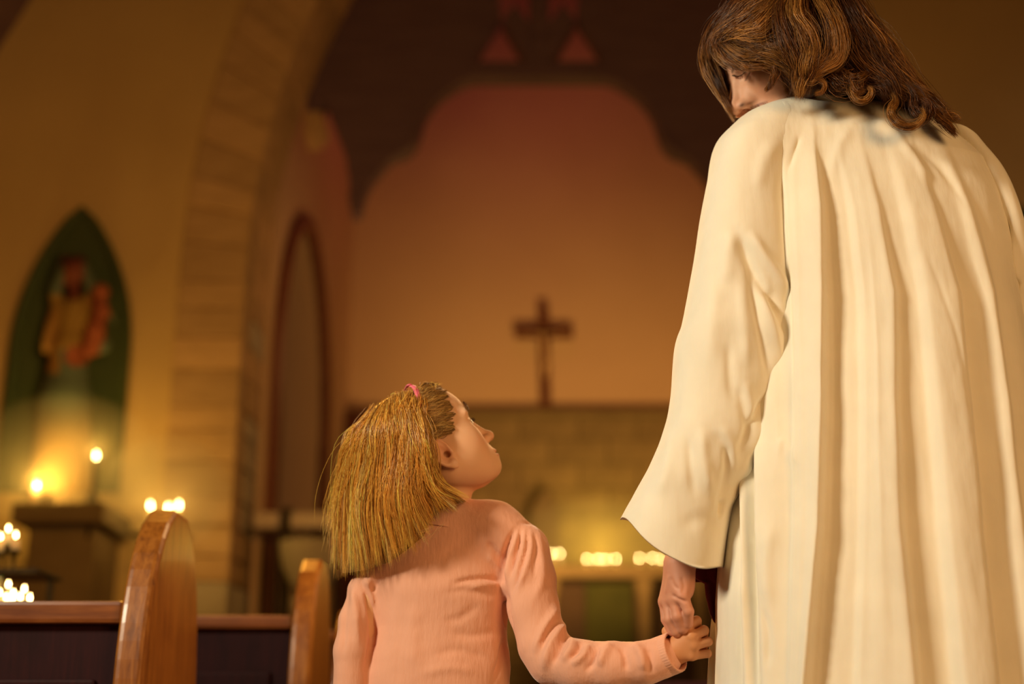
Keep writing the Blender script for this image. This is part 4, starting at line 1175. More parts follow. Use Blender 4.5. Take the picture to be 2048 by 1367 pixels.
# girl's hair ---------------------------------------------------------
def interp_px(a, tab):
    tab = np.array(tab, float); return np.array([np.interp(a, tab[:, 0], tab[:, 1]), np.interp(a, tab[:, 0], tab[:, 2])])
TAB = {
 'root': [(0, 742, 834), (.25, 762, 812), (.5, 782, 796), (.75, 808, 784), (1, 838, 806)],
 'm0': [(0, 712, 866), (.25, 745, 856), (.5, 786, 846), (.75, 824, 838), (1, 845, 852)],
 'm1': [(0, 690, 912), (.25, 733, 908), (.5, 782, 900), (.75, 828, 895), (1, 856, 900)],
 'm2': [(0, 672, 1010), (.25, 716, 1010), (.5, 770, 1008), (.75, 826, 990), (1, 882, 964)],
 'tip': [(0, 665, 1150), (.12, 688, 1160), (.3, 735, 1152), (.45, 778, 1138), (.6, 815, 1112), (.72, 848, 1085), (.8, 862, 1050), (.88, 885, 1030), (1, 938, 1016)]}
def hairY(a, row):
    b = min(a*1.35, 1); s_ = math.sin(b*math.pi/2)
    y = YG+.018-{'root': .060, 'm0': .092, 'm1': .106, 'm2': .112, 'tip': .098}[row]*s_
    if row == 'tip' : y += .0
    return y
def girl_guides(a, far=False, n=30, jit=0.0, depth=0.0):
    pts = []
    for row in ('root', 'm0', 'm1', 'm2', 'tip'):
        q = interp_px(a, TAB[row]); Y = hairY(a, row)+depth
        if far: Y = 2*(YG+.018)-Y
        if row != 'root': q = q+np.array([rng.normal(0, jit), rng.normal(0, jit*.6)])
        if row == 'tip': q[1] += rng.uniform(-26, 8)
        if row == 'root' and not far:
            pts.append(snap(Gs, GR, Gorg, .97, q[0], q[1], .005))
        elif row in ('m0', 'm1') and not far:
            p = at(q[0], q[1], Y); p2 = snap(Gs, GR, Gorg, .97, q[0], q[1], .013); pts.append(p if p[1] < p2[1] else p2)
        else: pts.append(at(q[0], q[1], Y))
    return np.array(pts)
gg = []
BL = [(.90, .46, .085), (1.0, .58, .12), (.70, .34, .06), (.48, .22, .04), (1.0, .66, .24)]
for i in range(240):
    a = rng.uniform(0, 1)**.92; c = BL[rng.choice(5, p=[.26, .16, .24, .24, .10])]
    gg.append(dict(pts=girl_guides(a, jit=6.0, depth=rng.uniform(-.004, .010)), n=28, r=.0072, w=.00040, col=c, env=(.5, 1, .18), wave=.0026, K=22, fr=1.2, cut=.9))
for i in range(40):
    a = rng.uniform(0, 1); gg.append(dict(pts=girl_guides(a, far=True, jit=5), n=22, r=.009, w=.0008, col=BL[i % 3], env=(.9, 1, .5), wave=.002, K=16))
for i in range(26):      # loose hairs flying off at the left
    a = rng.uniform(0, .12); P = girl_guides(a, jit=6); k = rng.uniform(4, 20)
    for j, f_ in ((2, .3), (3, .9), (4, 1.1)): P[j] = P[j]-np.array([k*f_*mG, 0, 0])
    P[4][2] += rng.uniform(0, .10)
    gg.append(dict(pts=P, n=4, r=.008, w=.0003, col=BL[1], env=(.3, 1, 1.6), wave=.003, K=20))
# front hair swept back from the forehead under the band and behind the ear
HL = [(862, 765), (878, 771), (886, 781), (894, 794), (900, 808), (904, 824), (907, 842), (905, 858), (897, 866)]
EN = [(832, 776), (834, 784), (838, 796), (842, 808), (846, 820), (850, 834), (855, 848), (860, 862), (862, 872)]
for i in range(84):
    u = rng.uniform(0, 8); j = min(int(u), 7); f_ = u-j
    h_ = np.array(HL[j])*(1-f_)+np.array(HL[j+1])*f_+np.array([abs(rng.normal(0, 3)), rng.normal(0, 2)]); e_ = np.array(EN[j])*(1-f_)+np.array(EN[j+1])*f_
    m1_ = h_*.66+e_*.34+rng.normal(0, 1.5, 2)+np.array([-1, 1]); m2_ = h_*.33+e_*.67+rng.normal(0, 2.5, 2)+np.array([0, 3])
    pts = [snap(Gs, GR, Gorg, .97, *q, o) for q, o in ((h_, .0008), (m1_, .0045), (m2_, .007), (e_, .008))]
    gg.append(dict(pts=pts, n=40, r=.0036, w=.00030, col=[(.46, .26, .08), (.30, .16, .05), (.62, .38, .12)][i % 3], env=(.35, 1.1, .8), wave=.0016, K=12, rw=.08))
# crown hair from the parting towards the band and back
for i in range(60):
    u = rng.uniform(0, 1)
    st_ = np.array([745+95*u, 832-58*u+(4 if u > .8 else 0)])+rng.normal(0, 2, 2)
    q2 = st_+np.array([rng.uniform(-8, 6), 26]); q3 = st_+np.array([rng.uniform(-16, 8), 60])
    pts = [snap(Gs, GR, Gorg, .97, st_[0]+rng.uniform(0, 10), st_[1]-2, .004), snap(Gs, GR, Gorg, .97, *q2, .011), snap(Gs, GR, Gorg, .97, *q3, .014)]
    gg.append(dict(pts=pts, n=24, r=.006, w=.0005, col=BL[i % 4], env=(.6, 1, .7), wave=.001, K=10))
for i in range(8):      # stray hairs on top
    x = rng.uniform(770, 884); y = 800-(x-745)*.2 if x < 835 else 772
    p0 = snap(Gs, GR, Gorg, .97, x, y+6, .004); dz = rng.uniform(.004, .010)
    gg.append(dict(pts=[p0, p0+np.array([rng.uniform(-.01, .01), 0, dz]), p0+np.array([rng.uniform(-.03, .02), 0, dz*rng.uniform(.4, 1.2)])], n=3, r=.003, w=.0003, col=BL[1], K=10, env=(.3, 1, 1.5)))
# brow and lashes
for i in range(16):
    u = i/15; q0 = np.array([929+9*u, 806+12*u])
    p0 = snap(Gs, GR, Gorg, .97, *q0, .0003); p1_ = snap(Gs, GR, Gorg, .97, q0[0]-3, q0[1]-5, .0012)
    gg.append(dict(pts=[p0, (p0+p1_)/2, p1_], n=8, r=.0018, w=.00028, col=(.14, .06, .02), K=6, env=(.8, 1, .8), rw=.2, wave=.0002))
for i in range(10):
    q0 = (940+i*.6, 838+i*.5); p0 = snap(Gs, GR, Gorg, .97, *q0, .0003)
    gg.append(dict(pts=[p0, p0+np.array([.003, .001, .0015]), p0+np.array([.0055, .001, .0045])], n=3, r=.0008, w=.00022, col=(.06, .03, .015), K=6, rw=.6, wave=.0001))
# two loose wisps lying on the back
for P in ([(836, 1058), (842, 1078), (860, 1072), (880, 1052), (892, 1042)], [(826, 1040), (840, 1062), (858, 1058), (872, 1046)]):
    gg.append(dict(pts=[at(x, y, 2.27) for x, y in P], n=4, r=.0015, w=.00025, col=(.40, .20, .06), K=16, rw=.2))
for q_ in gg: q_.setdefault('vals', [.55, .8, 1.0, 1.2, 1.7])
HV, HF, HC_ = strands(gg, 3)
me = mesh('hair', HV, HF); set_tint(me, HC_)
gh = link('hair', me, M['hair'], girl)
# under-layer: scalp cap and inner curtain so the strands close
def girl_cap():
    s = SDF(); s.add(ell((-.013, 0, .034), (.0978, .0778, .0868)))
    n = np.array([-.86, 0, .38]); n = n/np.linalg.norm(n)
    P0 = np.array([.045, 0, .07])
    def f(P): 
        # behind the hairline: forehead, temple, then behind the ear
        hl = (P[:, 0]-(.060-.55*np.maximum(0, .06-P[:, 2])-.9*np.abs(np.minimum(P[:, 2]+.0, 0))))
        return np.maximum(ell((-.013, 0, .034), (.0978, .0778, .0868))(P), hl*.7)
    S = .97
    V, Q = surfnet(lambda P: np.maximum(f(P), -.02-P[:, 2]-.06), (-.15, -.12, -.1), (.15, .12, .16), .003)
    V = vsmooth(V, Q, 2); return (V*S)@GR.T+Gorg, Q
cv, cq = girl_cap()
rows = ['m0', 'm1', 'm2', 'tip']; na = 40
CVt = []
for far in (False, True):
    aa = np.linspace(0, 1, na) if not far else np.linspace(1, 0, na)
    for a in aa:
        for row in rows:
            q = interp_px(a, TAB[row]); Y = hairY(a, row)+.014
            if far: Y = 2*(YG+.018)-Y
            if row == 'tip': q = q+np.array([0, -14])
            CVt.append(at(q[0]+(6 if a < .1 else (-6 if a > .9 else 0)), q[1], Y))
CVt = np.array(CVt).reshape(2*na, 4, 3); CV2 = np.array([catmull(c, 16) for c in CVt])
idx = np.arange(2*na*16).reshape(2*na, 16)
ri = np.roll(idx, -1, 0); cf = np.stack([idx[:, :-1], ri[:, :-1], ri[:, 1:], idx[:, 1:]], -1).reshape(-1, 4)
vv = np.vstack([cv, CV2.reshape(-1, 3)]); ff = np.vstack([cq, cf+len(cv)])
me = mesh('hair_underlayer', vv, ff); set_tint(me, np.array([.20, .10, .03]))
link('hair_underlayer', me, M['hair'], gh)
# headband: a thin pink band over the crown, lying between crown and front hair
hb = []
for x, y in [(806, 776), (816, 772), (826, 773), (832, 781), (836, 793), (839, 806), (841, 818)]:
    hb.append(snap(Gs, GR, Gorg, .97, x, y, .010))
hb = catmull(hb, 40)
far_side = hb[0]+(hb[0]-Gorg)*0; 
c_l = (hb-Gorg)@GR; ym = c_l[:, 1].copy(); 
mir = c_l.copy(); mir[:, 1] = -mir[:, 1]; full = np.vstack([c_l[::-1], mir]) 
full = full[np.argsort(np.arctan2(full[:, 1], full[:, 2]))]
fw = catmull(full[::6], 90)@GR.T+Gorg
T = np.gradient(fw, axis=0); T /= np.linalg.norm(T, axis=1, keepdims=True)
out_ = fw-Gorg; out_ -= (out_*T).sum(1)[:, None]*T; out_ /= np.linalg.norm(out_, axis=1, keepdims=True); sd = np.cross(T, out_)
BV = np.stack([fw+sd*a_+out_*b_ for a_, b_ in ((-.0042, 0), (-.0042, .0018), (0, .0026), (.0042, .0018), (.0042, 0), (0, -.0006))], 1)
nB = len(fw); ib = np.arange(nB*6).reshape(nB, 6); jb = np.roll(ib, -1, 1)
bf = np.stack([ib[:-1], jb[:-1], jb[1:], ib[1:]], -1).reshape(-1, 4)
link('headband', mesh('headband', BV.reshape(-1, 3), bf), M['band'], girl)
# ---- the robed person ------------------------------------------------
YM = 2.20
man_cols = ((.70, .38, .24), (.55, .20, .15), (.12, .055, .03), (.66, .27, .16))
mM = mpp(1700, 700, YM)
MW, MQ, Mcol, MR, Morg, Ms = head_mesh(False, 1.02, math.radians(192), math.radians(-24), math.radians(6), (1600, 106), YM-.055,
    [(1615, 150, YM+.01, .056), (1660, 215, YM+.02, .062), (1700, 290, YM+.03, .075)], .0016, 1, man_cols)
_px, _py = proj(MW); _fc = (vnormals(MW, MQ)*(-MW+np.array([0, 0, HC]))).sum(1) > 0
for (cx_, cy_, rx_, ry_, c_) in ((1484, 210, 6, 4, (.05, .012, .008)), (1518, 209, 12, 2.5, (.22, .05, .04)), (1500, 206, 9, 3, (.40, .18, .10))):  # shade of nostril and mouth line painted into the skin colour
    w_ = np.exp(-(((_px-cx_)/rx_)**2+((_py-cy_+.35*(_px-cx_))/ry_)**2))*_fc
    Mcol = Mcol*(1-.9*w_[:, None])+np.array(c_)*.9*w_[:, None]
def mp_(px, py, d=0.0): return at(px, py, YM+d)
def man_hand():
    s = SDF(); Y = 2.225
    q = lambda x, y, d=0.0: at(x, y, Y+d)
    m_ = mpp(1350, 1180, Y)
    s.add(cone(q(1392, 1060, .0), q(1362, 1120, .0), 27*m_, 27*m_, (1, .9, 1)))
    # metacarpals fan to the knuckles: little finger nearest, index farthest and leftmost
    kn = [((1366, 1192, -.022), 13.5), ((1350, 1197, -.006), 14.5), ((1338, 1200, .012), 15), ((1331, 1202, .030), 15)]
    for (a, r) in kn:
        s.add(cone(q(1358, 1130, a[2]*.5), q(*a), 22*m_, r*m_), .016)
    s.add(ell(q(1374, 1166, .0), (15*m_, .024, 32*m_)), .014)          # heel of the palm
    F_ = [[(1366, 1192, -.022), (1377, 1222, -.022), (1376, 1246, -.006), (1362, 1258, .010)],
          [(1350, 1197, -.006), (1356, 1232, -.010), (1366, 1256, .000), (1372, 1266, .020)],
          [(1337, 1200, .012), (1340, 1238, .004), (1352, 1262, .008), (1362, 1276, .022)],
          [(1330, 1202, .030), (1333, 1238, .026), (1345, 1262, .026), (1356, 1276, .034)]]
    Rr = [(12.0, 10.8, 10, 8.5), (12.6, 11.4, 10.4, 9), (12.8, 11.6, 10.6, 9), (12.6, 11.2, 10.2, 8.8)]
    for P, r in zip(F_, Rr):
        finger(s, [q(*p) for p in P], [k*m_ for k in r], .0035)
    finger(s, [q(1362, 1130, .030), q(1350, 1165, .050), q(1360, 1195, .062), q(1372, 1215, .062)], [17*m_, 15*m_, 12*m_, 9.5*m_], .008)
    P = np.array([q(1280, 1300, -.08), q(1450, 1030, .12)])
    V, Q = surfnet(s, P.min(0)-.03, P.max(0)+.03, .0012)
    V = vsmooth(V, Q, 1, .4); Nn = vnormals(V, Q)
    V = folds(V, Nn, [([(1342, 1186), (1356, 1197), (1378, 1204)], -.0022, 3.5), ([(1340, 1150), (1348, 1170), (1362, 1180)], -.0012, 4), ([(1338, 1145), (1336, 1165), (1330, 1190)], .0012, 4),
                      ([(1362, 1150), (1368, 1170), (1364, 1190)], -.0012, 4)])
    c = np.tile(np.array([.60, .27, .17]), (len(V), 1)); return V, Q, c
def man_body():
    s = SDF(); g = mp_
    ax = float(g(1745, 700)[0])
    for f in chain([(ax-.02, YM+.02, 1.33), (ax, YM+.03, 1.12), (ax, YM+.03, .92)], [.105, .10, .11]): s.add(f, .04)
    shl = g(1500, 320, .03); shr = g(1950, 370, .03)
    s.add(cone(shl, shr, .042, .042), .05)
    el = g(1475, 720, .03)
    for f in chain([shl, el, at(1392, 1060, 2.225)], [.040, .034, .026]): s.add(f, .01)
    er = g(2010, 700, .0)
    for f in chain([shr, er, er+np.array([-.05, .22, -.02])], [.040, .034, .025]): s.add(f, .01)
    rh = er+np.array([-.05, .22, -.02])
    s.add(ell(rh+np.array([-.02, .07, 0]), (.03, .055, .02)), .01)
    for k in range(4):
        b = rh+np.array([-.045+k*.018, .10, 0]); s.add(cone(b, b+np.array([-.01, .05-.006*abs(k-1.5), -.015]), .009, .007), .003)
    s.add(cone(rh+np.array([-.03, .05, .01]), rh+np.array([-.06, .09, .02]), .011, .009), .004)
    for sx in (-.10, .10):
        for f in chain([(ax+sx, YM+.03, .90), (ax+sx, YM+.01, .50), (ax+sx*1.05, YM+.04, .08)], [.085, .055, .04]): s.add(f, .02)
        s.add(cone((ax+sx*1.05, YM+.03, .045), (ax+sx*1.2, YM+.18, .035), .040, .03), .01)
    V, Q = surfnet(s, (ax-.50, YM-.30, .0), (ax+.50, YM+.50, 1.62), .009)
    V[:, 2] = np.maximum(V[:, 2], .004)
    return V, Q, np.array(man_cols[0])
man = link('person', join_meshes('person', [(MW, MQ, Mcol), man_hand(), man_body()], None), M['skin'])
tag(man, 'long-haired bearded adult in a cream robe seen from behind, looking down at the girl', 'person')
if False:
  for me in head_eyes(MR, Morg, 1.02, MR@np.array([.9, 0, -.5]), False): link('eye', me, None, man)

# robe: rings from the neck down to the hem
SIL = [(178, 1694, 1772), (184, 1660, 1800), (192, 1620, 1826), (207, 1578, 1850), (225, 1535, 1868), (243, 1495, 1884), (252, 1478, 1900), (285, 1458, 1930), (336, 1450, 1984), (380, 1452, 2004),
       (414, 1456, 2015), (500, 1466, 2030), (600, 1480, 2042), (700, 1488, 2052), (800, 1488, 2066), (900, 1478, 2084), (1000, 1460, 2100), (1100, 1446, 2116), (1200, 1439, 2130), (1367, 1437, 2152), (1600, 1420, 2190), (1900, 1395, 2240)]
def robe_body():
    S_ = np.array(SIL, float)
    nr, nf, nbk = 430, 70, 330
    ys = np.concatenate([np.linspace(178, 340, 110), np.linspace(341, 1400, 250), np.linspace(1404, 1900, 70)])
    L = np.interp(ys, S_[:, 0], S_[:, 1]); R_ = np.interp(ys, S_[:, 0], S_[:, 2])
    from numpy import pi
    th = np.concatenate([np.linspace(-pi*1.02/1, 0, nbk), np.linspace(0, pi, nf+2)[1:-1]])   # camera side first
    th = np.concatenate([-pi+np.linspace(0, pi, nbk), np.linspace(0, pi, nf+2)[1:-1]])
    V = []
    for y, l, r in zip(ys, L, R_):
        a = at(l, y, YM); b = at(r, y, YM); c = (a+b)/2; hw = (b[0]-a[0])/2; z = a[2]
        dep = np.interp(y, [178, 184, 200, 240, 300, 500, 900, 1367, 1900], [.020, .045, .072, .100, .125, .150, .170, .19, .22])
        yc = np.interp(y, [178, 240, 400, 1367], [.045, .03, .02, .02])
        ex = 2/2.25
        cx_, sx_ = np.cos(th), np.sin(th)
        X = c[0]+hw*np.sign(cx_)*np.abs(cx_)**ex; Yv = YM+yc+dep*np.sign(sx_)*np.abs(sx_)**ex
        V.append(np.column_stack([X, Yv, np.full(len(th), z)]))
    n = len(th); V = np.array(V)
    # carry the rings on to the floor
    zmin = V[-1, 0, 2]; k = 16; ext = []
    for i in range(1, k+1):
        t = i/k; W = V[-1].copy(); W[:, 2] = zmin*(1-t)+.04*t; cxy = W.mean(0)
        W[:, :2] = cxy[:2]+(W[:, :2]-cxy[:2])*(1+.10*t); ext.append(W)
    if zmin > .06: V = np.concatenate([V, np.array(ext)])
    m = len(V); V = V.reshape(-1, 3)
    idx = np.arange(m*n).reshape(m, n); ri = np.roll(idx, -1, 1)
    Q = np.stack([idx[:-1], idx[1:], ri[1:], ri[:-1]], -1).reshape(-1, 4)
    # pleats of the back: profile across the width that fans out downwards
    cy = [100, 250, 450, 700, 1000, 1367]
    ND = [([300]*6, [0]*6), ([318, 318, 318, 318, 322, 325], [0, 0, 0, -.2, -.6, -.4]), ([335, 335, 335, 335, 338, 345], [0, 0, 0, .3, .6, .4]), ([350, 350, 350, 350, 352, 362], [0, 0, 0, -.5, -1.1, -.5]),
          ([370, 370, 370, 372, 374, 388], [0, 0, 0, .5, .9, .4]),
          ([418, 428, 440, 446, 446, 436], [-.1, -.25, -.45, -.4, -.1, .1]), ([430, 440, 455, 462, 460, 450], [0, .2, .35, .35, .5, .5]), ([455, 462, 470, 478, 480, 465], [.1, .5, .7, .7, .8, .8]),
          ([500, 518, 524, 524, 514, 482], [.5, 1.2, 1.5, 1.6, 1.5, 1.4]), ([511, 527, 533, 533, 524, 494], [0, -.4, -.7, -.7, -.8, -.7]), ([520, 536, 545, 548, 540, 515], [-.1, -.6, -.95, -1, -1.1, -1.0]),
          ([545, 575, 600, 606, 602, 588], [0, -.5, -.8, -.9, -1, -1]), ([560, 600, 620, 626, 626, 612], [.1, .1, .0, -.1, -.3, -.4]), ([590, 625, 655, 660, 664, 675], [.15, .3, .5, .5, .5, .3]),
          ([610, 650, 688, 690, 700, 735], [.2, .6, .9, .9, .9, 1.0]), ([622, 664, 700, 704, 722, 757], [.05, -.05, -.4, -.6, -.7, -.7]), ([660, 700, 745, 768, 792, 830], [.1, -.15, -.4, -.6, -.7, -.8]),
          ([680, 725, 765, 790, 815, 850], [.25, .6, .7, .8, .8, .9]), ([700, 750, 795, 815, 842, 880], [.3, .5, .75, .85, .95, .95]), ([725, 780, 835, 862, 885, 925], [.2, .5, .8, .8, .8, .8]),
          ([738, 793, 850, 880, 905, 945], [.0, -.2, -.5, -.7, -.7, -.7]), ([780, 840, 895, 930, 955, 995], [.0, -.2, -.4, -.5, -.5, -.5]),
          ([800, 860, 915, 950, 980, 1020], [.2, .45, .7, .8, .8, .8]), ([815, 878, 932, 968, 1000, 1045], [0, -.1, -.3, -.4, -.4, -.4]), ([860, 920, 965, 1000, 1040, 1080], [0]*6)]
    px, py = proj(V); Nn = vnormals(V, Q)
    cyv = (py-200)/.854; cxv = (px-1200)/.854
    rowsy = np.linspace(80, 1500, 240); H = np.zeros(len(V))
    ri_ = np.clip(((cyv-80)/(1420)*239), 0, 238.999); i0 = ri_.astype(int); u = ri_-i0
    grid = np.linspace(280, 1120, 560); TAB_ = []
    for ry in rowsy:
        xs = np.array([np.interp(ry, cy, a) for a, h in ND]); hs = np.array([np.interp(ry, cy, h) for a, h in ND])
        t = np.interp(grid, xs, np.arange(len(xs))); j = np.minimum(t.astype(int), len(xs)-2); f_ = t-j; f_ = f_*f_*(3-2*f_)
        hh = hs[j]*(1-f_)+hs[j+1]*f_
        kk = np.exp(-np.linspace(-1.8, 1.8, 5)**2); kk /= kk.sum(); hh = np.convolve(np.pad(hh, 2, mode='edge'), kk, 'valid')
        k2 = np.exp(-np.linspace(-2, 2, 25)**2); k2 /= k2.sum(); h2 = np.convolve(np.pad(hh, 12, mode='edge'), k2, 'valid'); ww = .75*sstep(grid, 560, 680); hh = hh*(1-ww)+h2*ww
        TAB_.append(hh)
    TAB_ = np.array(TAB_)
    gi = np.clip((cxv-280)/840*559, 0, 558.999); g0 = gi.astype(int); gu = gi-g0
    H = (TAB_[i0, g0]*(1-gu)+TAB_[i0, g0+1]*gu)*(1-u)+(TAB_[i0+1, g0]*(1-gu)+TAB_[i0+1, g0+1]*gu)*u
    view = -V+np.array([0, 0, HC]); view /= np.linalg.norm(view, axis=1, keepdims=True)
    fc = sstep((Nn*view).sum(1), .0, .45)*sstep(cyv, 20, 160)
    D = Nn.copy(); D[:, 2] *= .3
    H = np.where(H < 0, H*1.25, H)
    V = V+D*(H*.0125*fc)[:, None]
    # plain pleats all round the front
    ang = np.arctan2(V[:, 1]-YM, V[:, 0]-V[:, 0].mean())
    V = V+D*(.008*np.sin(ang*17+1.2*np.sin(ang*3))*(1-sstep((Nn*view).sum(1), -.2, .1))*sstep(cyv, 100, 400))[:, None]
    Nn = vnormals(V, Q)
    c5 = lambda L_: [(1200+.854*x, 200+.854*y) for x, y in L_]
    V = folds(V, Nn, [
        (c5([(700, 95), (730, 130), (780, 200)]), .004, 8), (c5([(640, 45), (690, 80), (720, 110)]), .003, 10), (c5([(590, 60), (560, 110), (545, 180)]), .003, 12),
        (c5([(470, 80), (455, 120), (440, 170)]), -.003, 6), (c5([(740, 110), (800, 160), (860, 250)]), -.003, 8),
        (c5([(630, 300), (648, 560), (652, 800), (662, 1100)]), .0012, 4), (c5([(745, 300), (850, 600), (880, 900)]), -.0012, 6),
        (c5([(470, 860), (430, 800), (415, 840)]), .002, 9), (c5([(400, 980), (390, 1100), (400, 1200)]), .004, 14), (c5([(380, 1180), (395, 1260), (390, 1340)]), -.003, 8),
        (c5([(330, 1100), (325, 1200), (322, 1360)]), .004, 9), (c5([(1000, 60), (930, 40)]), .0, 5),
    ])
    W = V.copy(); W[:, 0] *= 1.6; W[:, 1] *= 1.0
    Nn = vnormals(V, Q)
    V = V+Nn*(fbm(W*[1, 1, .45], 22, 3)*.0022+fbm(W*[1, 1, .5], 70, 5)*.0006)[:, None]
    return V, Q, m, n
RV, RQ, rm_, rn_ = robe_body()
# close the neck opening with a small fall inward
top = RV[:rn_]; cen = top.mean(0); inn = [cen+(top-cen)*k+np.array([0, 0, -d]) for k, d in ((.93, .004), (.86, .02), (.8, .05))]
base = len(RV); RV2 = np.vstack([RV]+inn); idx = np.vstack([np.arange(rn_)[None], np.arange(3*rn_).reshape(3, rn_)+base]); rr_ = np.roll(idx, -1, 1)
RQ2 = np.vstack([RQ, np.stack([idx[:-1], rr_[:-1], rr_[1:], idx[1:]], -1).reshape(-1, 4)])
robe = link('robe', mesh('robe', RV2, RQ2), M['robe'], man)

def sleeve(name, rows, depth, yoff, lines, parent, nr=240, nc=220, cuff=True, bulge=None):
    """rows: (xl, yl, xr, yr) photo places of both outlines; depth: half depth per row (m); yoff per row"""
    rows = np.array(rows, float); k = len(rows); t = np.linspace(0, k-1, nr)
    P = catmull(np.column_stack([rows, depth, yoff]), nr)
    th = np.linspace(0, 2*np.pi, nc, endpoint=False); V = []
    for i, (xl, yl, xr, yr, dp, yo) in enumerate(P):
        a = at(xl, yl, YM+yo); b = at(xr, yr, YM+yo); c = (a+b)/2; h = (b-a)/2
        dn = np.array([0, 1.0, 0]); cs = np.cos(th); sn = np.sin(th)
        ex = .86
        C_ = (np.sign(cs)*np.abs(cs)**ex)[:, None]; S_ = (np.sign(sn)*np.abs(sn)**ex)[:, None]
        ring = c+C_*h+S_*dn*dp
        if bulge is not None:
            tb = bulge(i/(nr-1)); d = P[min(i+1, nr-1)]-P[max(i-1, 0)]
            dd = at((xl+xr)/2+d[0]+d[2], (yl+yr)/2+d[1]+d[3], YM+yo)-c; dd /= np.linalg.norm(dd)+1e-9
            ring = ring+dd*(tb*(-np.minimum(sn, 0))**1.0*(1-np.abs(cs)**3))[:, None]-dd*(tb*.8*np.maximum(sn, 0))[:, None]
        V.append(ring)
    V = np.array(V).reshape(-1, 3); idx = np.arange(nr*nc).reshape(nr, nc); ri = np.roll(idx, -1, 1)
    Q = np.stack([idx[:-1], ri[:-1], ri[1:], idx[1:]], -1).reshape(-1, 4)
    Nn = vnormals(V, Q)
    ctr = V.reshape(nr, nc, 3).mean(1, keepdims=True).repeat(nc, 1).reshape(-1, 3)
    if (Nn*(V-ctr)).sum() < 0: Q = Q[:, ::-1]; Nn = -Nn
    V = folds(V, Nn, lines)
    W = V*np.array([1.3, 1, .6])
    V = V+Nn*(fbm(W, 20, 4)*.0019+fbm(W, 60, 6)*.0006)[:, None]
    if cuff:   # hem folded inside
        last = V[-nc:]; cen = last.mean(0); prev = V[-nc*14:-nc*13]
        ins = [cen+(last-cen)*f_+(prev-last)*g_ for f_, g_ in ((.985, -.03), (.965, .02), (.95, .5), (.93, 1.0), (.80, 3.0))]
        b0 = len(V); V = np.vstack([V]+ins); ii = np.vstack([np.arange(b0-nc, b0)[None], np.arange(5*nc).reshape(5, nc)+b0]); rj = np.roll(ii, -1, 1)
        q = np.stack([ii[:-1], rj[:-1], rj[1:], ii[1:]], -1).reshape(-1, 4)
        Q = np.vstack([Q, q if (Nn*0+1).sum() > 0 else q])
    return link(name, mesh(name, V, Q), M['robe'], parent)
rowsL = [(1560, 246, 1660, 232), (1506, 257, 1606, 258), (1462, 278, 1584, 290), (1431, 302, 1574, 340), (1413, 371, 1576, 420), (1400, 448, 1580, 500), (1384, 542, 1588, 600), (1366, 640, 1584, 690),
         (1350, 695, 1576, 735), (1341, 798, 1553, 805), (1325, 870, 1534, 880), (1300, 928, 1500, 950), (1272, 980, 1466, 1005), (1241, 1038, 1444, 1140)]
depL = [.055, .075, .088, .094, .096, .094, .092, .090, .088, .088, .088, .090, .094, .098]
yoL = [.03, .02, .01, .0, -.005, -.01, -.01, -.01, -.005, .0, .0, .01, .02, .025]
c5 = lambda L_: [(1200+.854*x, 200+.854*y) for x, y in L_]
lnL = [
    (c5([(418, 95), (432, 180), (440, 280), (442, 360), (450, 430)]), -.006, (5, 9)),      # armhole seam
    (c5([(412, 92), (380, 150), (370, 220)]), .004, 14),
    (c5([(322, 305), (352, 380), (392, 450), (436, 520)]), -.010, (14, 7)), (c5([(318, 300), (300, 360), (296, 440)]), .005, 16),
    (c5([(345, 300), (380, 360), (420, 420), (448, 475)]), .008, 11), (c5([(345, 380), (362, 470), (380, 560), (398, 660)]), -.006, 9), (c5([(400, 430), (420, 500), (436, 560)]), -.005, 7),
    (c5([(375, 420), (395, 500), (415, 580), (410, 660)]), .007, 11), (c5([(452, 480), (440, 560), (420, 640), (400, 690)]), .006, 9),
    (c5([(330, 420), (340, 540), (345, 640)]), .004, 12), (c5([(270, 400), (262, 520), (258, 640)]), .004, 18), (c5([(300, 560), (305, 660), (318, 720)]), -.004, 10),
    (c5([(404, 680), (380, 712), (350, 765), (322, 830)]), -.006, 8), (c5([(412, 705), (396, 745), (368, 790), (345, 850)]), .006, 10),
    (c5([(322, 660), (338, 730), (346, 790)]), -.0035, 9), (c5([(338, 650), (354, 720), (362, 780)]), .003, 10),
    (c5([(262, 770), (290, 810), (308, 880)]), -.0022, 9), (c5([(283, 755), (305, 800), (320, 860)]), .0022, 9),
    (c5([(240, 760), (246, 850), (262, 940)]), .005, 12), (c5([(205, 780), (212, 860), (225, 940)]), -.0035, 9), (c5([(300, 800), (296, 880), (275, 970)]), -.005, 8),
    (c5([(170, 760), (160, 850), (130, 940)]), .003, 14), (c5([(355, 830), (330, 890), (292, 960)]), .006, 9), (c5([(290, 935), (283, 965), (278, 975)]), -.008, 4),
    (c5([(190, 1010), (215, 985), (255, 985), (280, 1030)]), -.0025, 16),
    (c5([(60, 1000), (110, 1052), (170, 1088), (230, 1100), (275, 1098)]), -.0012, 3),
]
slL = sleeve('sleeve', rowsL, depL, yoL, lnL, robe, nr=300, bulge=lambda t: .035*sstep(t, .80, 1.0))
